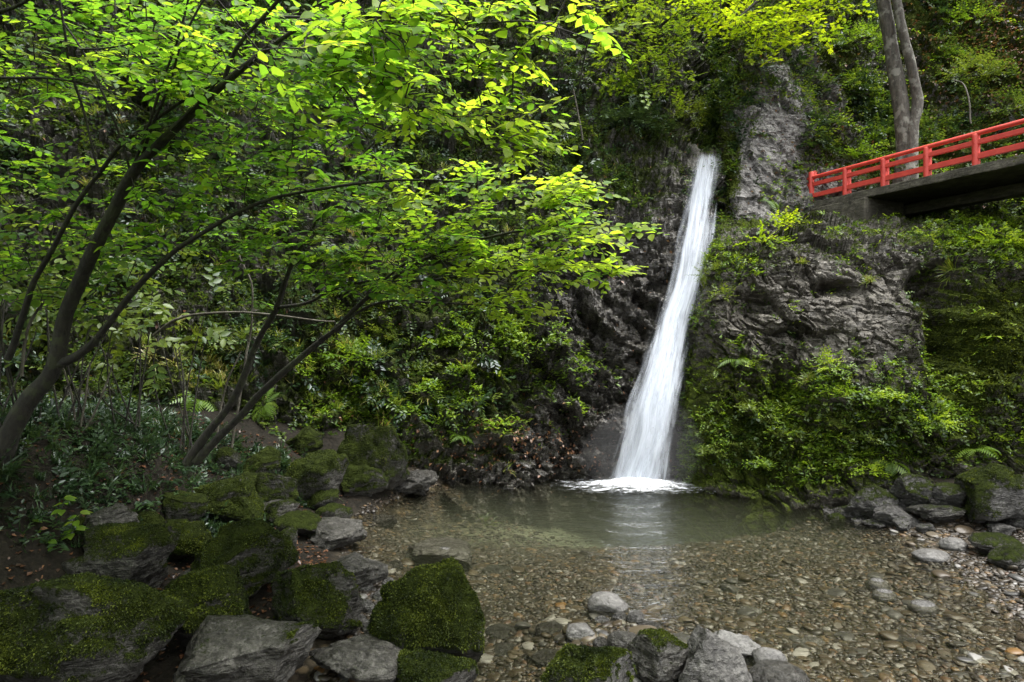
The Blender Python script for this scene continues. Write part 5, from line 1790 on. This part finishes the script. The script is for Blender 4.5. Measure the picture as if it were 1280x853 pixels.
# the two-stemmed young tree further right
B2 = P(236, 578, 7.2)
T2 = [
    [(234, 580, 7.2, 12.0), (262, 540, 7.15, 10.4), (292, 498, 7.05, 8.8), (324, 424, 6.8, 7.6), (346, 384, 6.6, 6.8), (366, 330, 6.4, 5.6), (400, 270, 6.1, 4.0), (450, 200, 5.8, 3.2), (520, 130, 5.5, 2.4)],
    [(244, 578, 7.2, 10.4), (300, 520, 7.0, 8.8), (352, 466, 6.7, 8.0), (412, 418, 6.4, 6.4), (462, 372, 6.1, 5.6), (520, 330, 5.8, 4.4), (600, 300, 5.4, 3.6), (700, 282, 5.0, 2.8), (800, 284, 4.7, 1.44)],
    [(346, 384, 6.6, 4.8), (384, 378, 6.4, 4.4), (428, 358, 6.2, 4.0), (500, 352, 5.9, 3.6), (558, 350, 5.7, 3.2), (650, 340, 5.4, 2.4), (770, 345, 5.0, 1.28)],
    [(420, 414, 6.4, 4.0), (460, 372, 6.2, 3.6), (498, 338, 6.0, 3.6), (560, 296, 5.7, 3.2), (630, 250, 5.3, 2.4), (740, 236, 4.9, 1.28)],
    [(400, 424, 6.4, 3.2), (470, 380, 6.1, 3.2), (560, 380, 5.8, 2.4), (700, 392, 5.4, 1.28)],
    [(540, 322, 5.7, 3.2), (620, 350, 5.5, 2.4), (700, 366, 5.3, 1.28)],
]
t2, sk2 = tree('leaning_young_beech', B2, 'slender two stemmed leaning tree whose bright sprays reach towards the waterfall', 'tree', T2, M['bark'], 440, 'foreground trees leaning over the pool', 2)
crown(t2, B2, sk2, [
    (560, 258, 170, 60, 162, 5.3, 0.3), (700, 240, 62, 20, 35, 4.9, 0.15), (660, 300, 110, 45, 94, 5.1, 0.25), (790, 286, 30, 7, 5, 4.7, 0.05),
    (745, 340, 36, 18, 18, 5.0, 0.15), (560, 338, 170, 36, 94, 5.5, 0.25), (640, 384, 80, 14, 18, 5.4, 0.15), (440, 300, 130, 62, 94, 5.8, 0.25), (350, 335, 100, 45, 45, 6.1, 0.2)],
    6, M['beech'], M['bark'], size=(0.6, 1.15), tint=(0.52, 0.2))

# twin-trunked tree beside the bridge
B3 = P(1133, 236, 14.6)
TW = [
    [(1130, 246, 14.6, 29.52), (1131, 215, 14.6, 24.6), (1131, 185, 14.6, 20.5), (1128, 150, 14.6, 18.86), (1122, 110, 14.6, 18.04), (1114, 60, 14.6, 16.4), (1104, 0, 14.5, 15.58), (1090, -80, 14.4, 13.12), (1078, -180, 14.2, 9.84)],
    [(1136, 232, 14.45, 21.32), (1139, 190, 14.45, 15.58), (1141, 160, 14.45, 13.12), (1147, 126, 14.45, 12.3), (1141, 90, 14.4, 11.48), (1131, 50, 14.35, 10.66), (1120, 0, 14.3, 9.84), (1112, -60, 14.2, 8.2), (1110, -150, 14, 6.56)],
]
t3, sk3 = tree('twin_trunk_tree', B3, 'tall grey tree with two trunks joined at the base behind the red railing', 'tree', TW, M['bark_pale'], 470, None, 2)


def far_crown(root, base, skel, blobs, temps, m, seed, sc=(0.9, 1.4), tint=(0.5, 0.2)):
    r = np.random.default_rng(seed)
    J = Join()
    nodes = skel[::3]
    cs = []
    for cx, cy, rx, ry, n, Y, sd in blobs:
        a, q = r.uniform(0, 6.283, n), np.sqrt(r.random(n))
        YY = Y + sd * r.normal(size=n)
        cs.append(np.stack([(cx + rx * q * np.cos(a) - CX) / F * YY, YY, H - (cy + ry * q * np.sin(a) - CY) / F * YY], 1))
    cs = np.concatenate(cs)
    cs = cs[fbm(cs * 1.2, 2, seed) > -0.25]
    cs = cs[np.argsort(np.linalg.norm(cs[:, None] - nodes[None], axis=2).min(1))]
    for c in cs:
        k = np.argmin(np.linalg.norm(nodes - c, axis=1))
        d = c - nodes[k]
        d[2] *= 0.3
        d = d / (np.linalg.norm(d) + 1e-6) + r.normal(size=3) * [0.5, 0.5, 0.12]
        R = frame(d[None], np.array([[r.normal() * 0.25, r.normal() * 0.25 - 0.15, 1.0]]))[0]
        V, Fc, T = temps[r.integers(len(temps))]
        J.add(V @ R.T * r.uniform(*sc) + c - base, Fc, 0, np.clip(T + r.normal(*tint), 0, 1))
        cv = smooth_curve([nodes[k], (nodes[k] + c) / 2 + [0, 0, 0.05], c], 5)
        V, Q = tube(cv, np.linspace(0.010, 0.005, 5), 4)
        J.add(V - base, Q, 1)
        nodes = np.vstack([nodes, cv[2:]])
    link('crown', J.mesh('crown', [m, M['bark']]), root)


far_crown(t3, B3, sk3, [(1110, -170, 160, 90, 110, 14.2, 0.8)], SPR_FAR, M['herb'], 71, (1.2, 1.9))

# maples overhanging the top of the gorge
b, nn = on(C, 1010, 40)
t4, sk4 = tree('overhanging_maple', b, 'bright yellow green maple overhanging the gorge top right of the fall', 'tree',
               [[(1012, 44, b[1], 14), (1004, 0, b[1] - .5, 12), (985, -50, b[1] - 1.2, 10), (950, -60, b[1] - 1.9, 7)],
                [(990, -40, b[1] - 1.1, 7), (960, -10, b[1] - 1.9, 5), (925, 20, b[1] - 2.4, 3)], [(985, -50, b[1] - 1.2, 6), (1030, -30, b[1] - 1.9, 4), (1060, -10, b[1] - 2.2, 3)]], M['bark'], 480, 'maples above the gorge')
far_crown(t4, b, sk4, [(940, 12, 70, 26, 120, b[1] - 2.2, 0.4), (975, 34, 48, 26, 64, b[1] - 2.3, 0.4), (960, 62, 22, 16, 12, b[1] - 2.2, 0.2), (890, 5, 50, 20, 50, b[1] - 2.2, 0.4), (1030, 0, 60, 20, 50, b[1] - 2.2, 0.4), (960, -40, 120, 30, 80, b[1] - 1.8, 0.5)], MAPLE, M['maple'], 81, (1.0, 1.5), (0.55, 0.2))
b, nn = on(A, 815, 110)
t5, sk5 = tree('slope_maple', b, 'young maple with layered light green foliage on the slope left of the fall top', 'tree',
               [[(815, 116, b[1], 9), (812, 80, b[1] - .4, 8), (806, 30, b[1] - 1.0, 6), (800, -40, b[1] - 1.4, 5)], [(811, 70, b[1] - .5, 5), (780, 50, b[1] - 1.3, 4), (750, 40, b[1] - 1.9, 3)],
                [(808, 50, b[1] - .8, 5), (840, 20, b[1] - 1.6, 3), (860, 5, b[1] - 2, 2)]], M['bark'], 490, 'maples above the gorge')
far_crown(t5, b, sk5, [(800, 92, 60, 34, 70, b[1] - 1.6, 0.5), (790, 30, 60, 36, 80, b[1] - 1.8, 0.5), (830, 50, 40, 30, 40, b[1] - 1.6, 0.4), (800, -30, 80, 30, 50, b[1] - 1.6, 0.5)], MAPLE, M['herb'], 82, (1.0, 1.5), (0.6, 0.2))

# unseen forest trees added above the view to shade the left of the gorge
for k, (px, py, blobs, lb) in enumerate([
    (180, -110, [(100, -230, 330, 110, 150, 9.5, 1.6)], 'forest tree on the slope above the leaning many stemmed tree'),
    (520, -120, [(480, -240, 230, 90, 80, 12.5, 1.6)], 'forest tree on the slope above the slender two stemmed tree')]):
    b, nn = on(A, px, py)
    tk, sk = tree('shade_tree', b, lb, 'tree', [[(px, py + 6, b[1], 26), (px - 6, py - 60, b[1] - .8, 22), (px - 20, py - 130, b[1] - 1.6, 16), (px - 26, py - 220, b[1] - 2.4, 9)],
                  [(px - 8, py - 70, b[1] - .9, 12), (px - 80, py - 110, b[1] - 2, 8), (px - 160, py - 120, b[1] - 2.8, 5)], [(px - 12, py - 90, b[1] - 1.1, 12), (px + 70, py - 120, b[1] - 2.2, 8), (px + 140, py - 130, b[1] - 3, 5)]],
                  M['bark'], 500 + 9 * k, 'unseen shade trees above the gorge')
    far_crown(tk, b, sk, blobs, SPR_BROAD, M['shrub'], 83 + k, (1.5, 2.3))

# broad leaved herb on the dark left bank
b = P(70, 716, 5.9)
hb = empty('bank_herb', b, 'broad leaved green herb standing in the dark behind the left boulders', 'plant')
parts, J = [], Join()
for k, (px, py, dY) in enumerate([(80, 622, 0), (40, 650, -.1), (95, 660, .05), (60, 676, -.15), (30, 690, 0), (100, 640, .1), (20, 660, .1), (75, 700, -.1), (55, 640, .15)]):
    e = P(px, py, 5.9 + dY) - b
    c = smooth_curve([np.array([0.0, 0, 0]), e * 0.6 + np.array([0, 0, 0.08]), e], 8)
    J.add(*tube(c, np.linspace(0.006, 0.003, 8), 5))
    for q in range(6):
        V, Fc = leaf_near(0.125 * rng.uniform(.7, 1.1), 0.065, 0.15, 0.2)
        a = q * 1.05 + rng.normal() * 0.2
        pp = c[-1] - (c[-1] - c[3]) * (0.25 * (q // 2)) * 0.9
        parts.append((V @ frame(np.array([[math.cos(a), math.sin(a), -0.1]]), np.array([[rng.normal() * .2, rng.normal() * .2 - .3, 1.0]]))[0].T + pp, Fc, 0.65 + rng.normal() * 0.15))
V, Fc, T = merge(parts)
link('foliage', mesh_np('foliage', V, [Fc], {'tint': T}, None, True, [M['beech']]), hb)
link('stem', J.mesh('stem', [M['bark']]), hb)

# understory shrubs in the shade at the left
for px, py, Y, rx, rz, n, lb in [
    (60, 470, 7.0, 0.8, 0.5, 46, 'shaded broad leaved shrub behind the thick leaning trunk'),
    (150, 470, 7.6, 0.75, 0.5, 44, 'shaded broad leaved shrub between the thick leaning trunk and the two thin stems'),
    (-20, 420, 6.8, 0.7, 0.6, 40, 'shaded broad leaved shrub at the outer left behind the side stem'),
    (215, 500, 8.0, 0.6, 0.4, 30, 'shaded broad leaved shrub just behind the bases of the two thin stems')]:
    tp = P(px, py - 90, Y)
    b = np.array([tp[0], Y + 0.2, float(ground_z(tp[0], Y + 0.2))])
    root = empty('understory_shrub', b, lb, 'shrub', 'understory shrubs of the shaded bank')
    d = rng.normal(size=(n, 3)) * np.array([rx, rx * 0.7, rz]) * 0.55
    top = tp - b
    R = frame(d + rng.normal(size=(n, 3)) * 0.4 + [0, -0.2, 0], np.array([0, -0.35, 1.0]) + rng.normal(size=(n, 3)) * 0.22)
    V, Fc, T = scatter([spray(900 + k, 7, 0.34, 0.115, 0.06, True)[:3] for k in range(4)], d + top, R, rng.uniform(0.8, 1.25, n), rng.normal(0.75, 0.16, n))
    link('foliage', mesh_np('foliage', V, [Fc], {'tint': T}, None, True, [M['shrub']]), root)
    J = Join()
    for k in range(6):
        e = d[rng.integers(n)] + top
        J.add(*tube(smooth_curve([rng.normal(size=3) * [.1, .1, 0], e * 0.55 + rng.normal(size=3) * 0.08, e], 9), np.linspace(0.013, 0.004, 9), 5))
    link('stem', J.mesh('stem', [M['bark']]), root)

# bare pale twigs and saplings in the shade
GT = 'bare saplings on the shaded slope'
for k, (pts, lb) in enumerate([
    ([(30, 470, 6.6, 4), (34, 420, 6.6, 3.6), (50, 385, 6.6, 3), (72, 366, 6.5, 2)], 'pale bare sapling curving beside the thick leaning trunk'),
    ([(96, 545, 7.4, 3), (92, 500, 7.4, 2.6), (82, 460, 7.4, 2)], 'leftmost of three straight dead stems in the dark hollow'),
    ([(98, 548, 7.3, 3), (108, 500, 7.3, 2.6), (116, 455, 7.3, 2)], 'middle of three straight dead stems in the dark hollow'),
    ([(100, 550, 7.2, 3), (124, 500, 7.2, 2.6), (140, 455, 7.2, 2)], 'right one of three straight dead stems in the dark hollow'),
    ([(290, 560, 8.5, 3.5), (305, 450, 8.4, 3), (316, 365, 8.2, 2.6), (300, 318, 8.1, 2)], 'tall pale bare stem rising behind the leaning young tree'),
    ([(192, 420, 7.6, 4), (220, 402, 7.5, 3.6), (256, 394, 7.4, 3.6), (330, 393, 7.2, 3), (420, 404, 7.0, 2)], 'grey bare branch arching sideways over the hillside grass'),
    ([(268, 560, 8.4, 3), (276, 500, 8.4, 2.6), (300, 440, 8.3, 2)], 'thin bare stem between the two leaning tree bases'),
    ([(1214, 155, 14.2, 2), (1210, 120, 14.4, 1.9), (1203, 106, 14.6, 1.6), (1192, 101, 14.7, 1)], 'crooked pale dead twig above the railing right of the twin trunk'),
    ([(728, 175, 13.5, 2.2), (722, 140, 13.4, 2), (716, 110, 13.3, 1.6)], 'pale bare stem in front of the dark evergreen shrubs left of the fall'),
]):
    c, rr, V, Q = stem_mesh('s', pts, M['twig_pale'], None, 6, 0.03, 600 + k)
    tag(link('bare_sapling', Join().add(V - c[0], Q).mesh('bare_sapling', [M['twig_pale']]), loc=c[0]), lb, 'sapling', GT)

# bank plants between the boulders
n = 5200
bx, by = rng.uniform(-7.5, -2.4, n), rng.uniform(5.0, 9.5, n)
bz = ground_z(bx, by)
ok = (bz > 0.15) & (bx < np.interp(by, [5, 6, 7, 8, 9.5], [-4.6, -4.0, -3.3, -2.9, -2.6]))
pp = np.stack([bx, by, bz], 1)[ok]


def grow_mix(nrm):
    a, b_ = stand_R(nrm), grow_R(nrm, 0.9, 0.0, 0.7)
    return np.where(rng.random((len(nrm), 1, 1)) < 0.5, a, b_)


V, Fc, T = scatter(SPR_BROAD + ROS + SPR_FAR + GRASS + [fern_clump(3, 6, 0.3)], pp, grow_mix(np.tile([0, 0, 1.0], (len(pp), 1))), rng.uniform(0.3, 0.95, len(pp)), rng.normal(0.45, 0.25, len(pp)))
tag(link('bank_undergrowth', mesh_np('bank_undergrowth', V, [Fc], {'tint': T}, None, True, [M['dark_shrub']])), 'dark low plants on the shaded left bank', None, None, 'stuff')

n = 5000
bx, by = rng.uniform(-6.5, -1.4, n), rng.uniform(4.2, 9.8, n)
bz = ground_z(bx, by)
ok = (bz > 0.06) & (bx < np.interp(by, [4.2, 6, 7, 8, 9.8], [-1.6, -1.7, -2.0, -2.3, -2.4]))
pp = np.stack([bx, by, bz + 0.01], 1)[ok]
nn = np.tile([0, 0, 1.0], (len(pp), 1))
V, Fc, T = scatter([leaf_far(0.06, 0.04) + (np.zeros(4),)], pp, frame(rng.normal(size=(len(pp), 3)) * [1, 1, .25], nn + rng.normal(size=(len(pp), 3)) * 0.3), rng.uniform(0.5, 1.2, len(pp)), rng.normal(0.3, 0.22, len(pp)))
tag(link('bank_leaf_litter', mesh_np('bank_leaf_litter', V, [Fc], {'tint': T}, None, True, [M['litter']])), 'brown leaf litter between the boulders of the shaded left bank', None, None, 'stuff')
# ================================================================= light, camera
SUN_EL, SUN_AZ = 70.0, 105.0          # azimuth from +Y (away from camera) towards +X
w = bpy.data.worlds.new('World')
SC.world = w
w.use_nodes = True
nt = w.node_tree
bg = nt.nodes['Background']
sky = nt.nodes.new('ShaderNodeTexSky')
sky.sky_type = 'NISHITA'
sky.sun_disc = False
sky.sun_elevation = math.radians(SUN_EL)
sky.sun_rotation = math.radians(SUN_AZ)
sky.air_density = 1.0
sky.dust_density = 4.0
hs = nt.nodes.new('ShaderNodeHueSaturation')
hs.inputs['Saturation'].default_value = 0.12
nt.links.new(sky.outputs[0], hs.inputs['Color'])
nt.links.new(hs.outputs[0], bg.inputs[0])
bg.inputs[1].default_value = 0.10

sl = bpy.data.lights.new('sun', 'SUN')
sl.energy = 1.1
sl.angle = math.radians(45)
sl.color = (1.0, 0.97, 0.91)
so = bpy.data.objects.new('sun', sl)
COL.objects.link(so)
d = Vector((math.sin(math.radians(SUN_AZ)) * math.cos(math.radians(SUN_EL)), math.cos(math.radians(SUN_AZ)) * math.cos(math.radians(SUN_EL)), math.sin(math.radians(SUN_EL))))
so.rotation_euler = (-d).to_track_quat('-Z', 'Y').to_euler()
so.location = d * 40

cam = bpy.data.cameras.new('camera')
cam.sensor_width = 36.0
cam.lens = 22.5
cam.clip_end = 500
co = bpy.data.objects.new('camera', cam)
COL.objects.link(co)
co.location = (0, 0, H)
co.rotation_euler = (math.radians(90), 0, 0)
SC.camera = co

SC.view_settings.view_transform = 'Standard'
SC.view_settings.look = 'None'
SC.view_settings.gamma = 1
SC.view_settings.exposure = 2.5
cy = SC.cycles
cy.max_bounces = 8
cy.diffuse_bounces = 4
cy.glossy_bounces = 3
cy.transmission_bounces = 4
cy.transparent_max_bounces = 16
cy.use_denoising = True
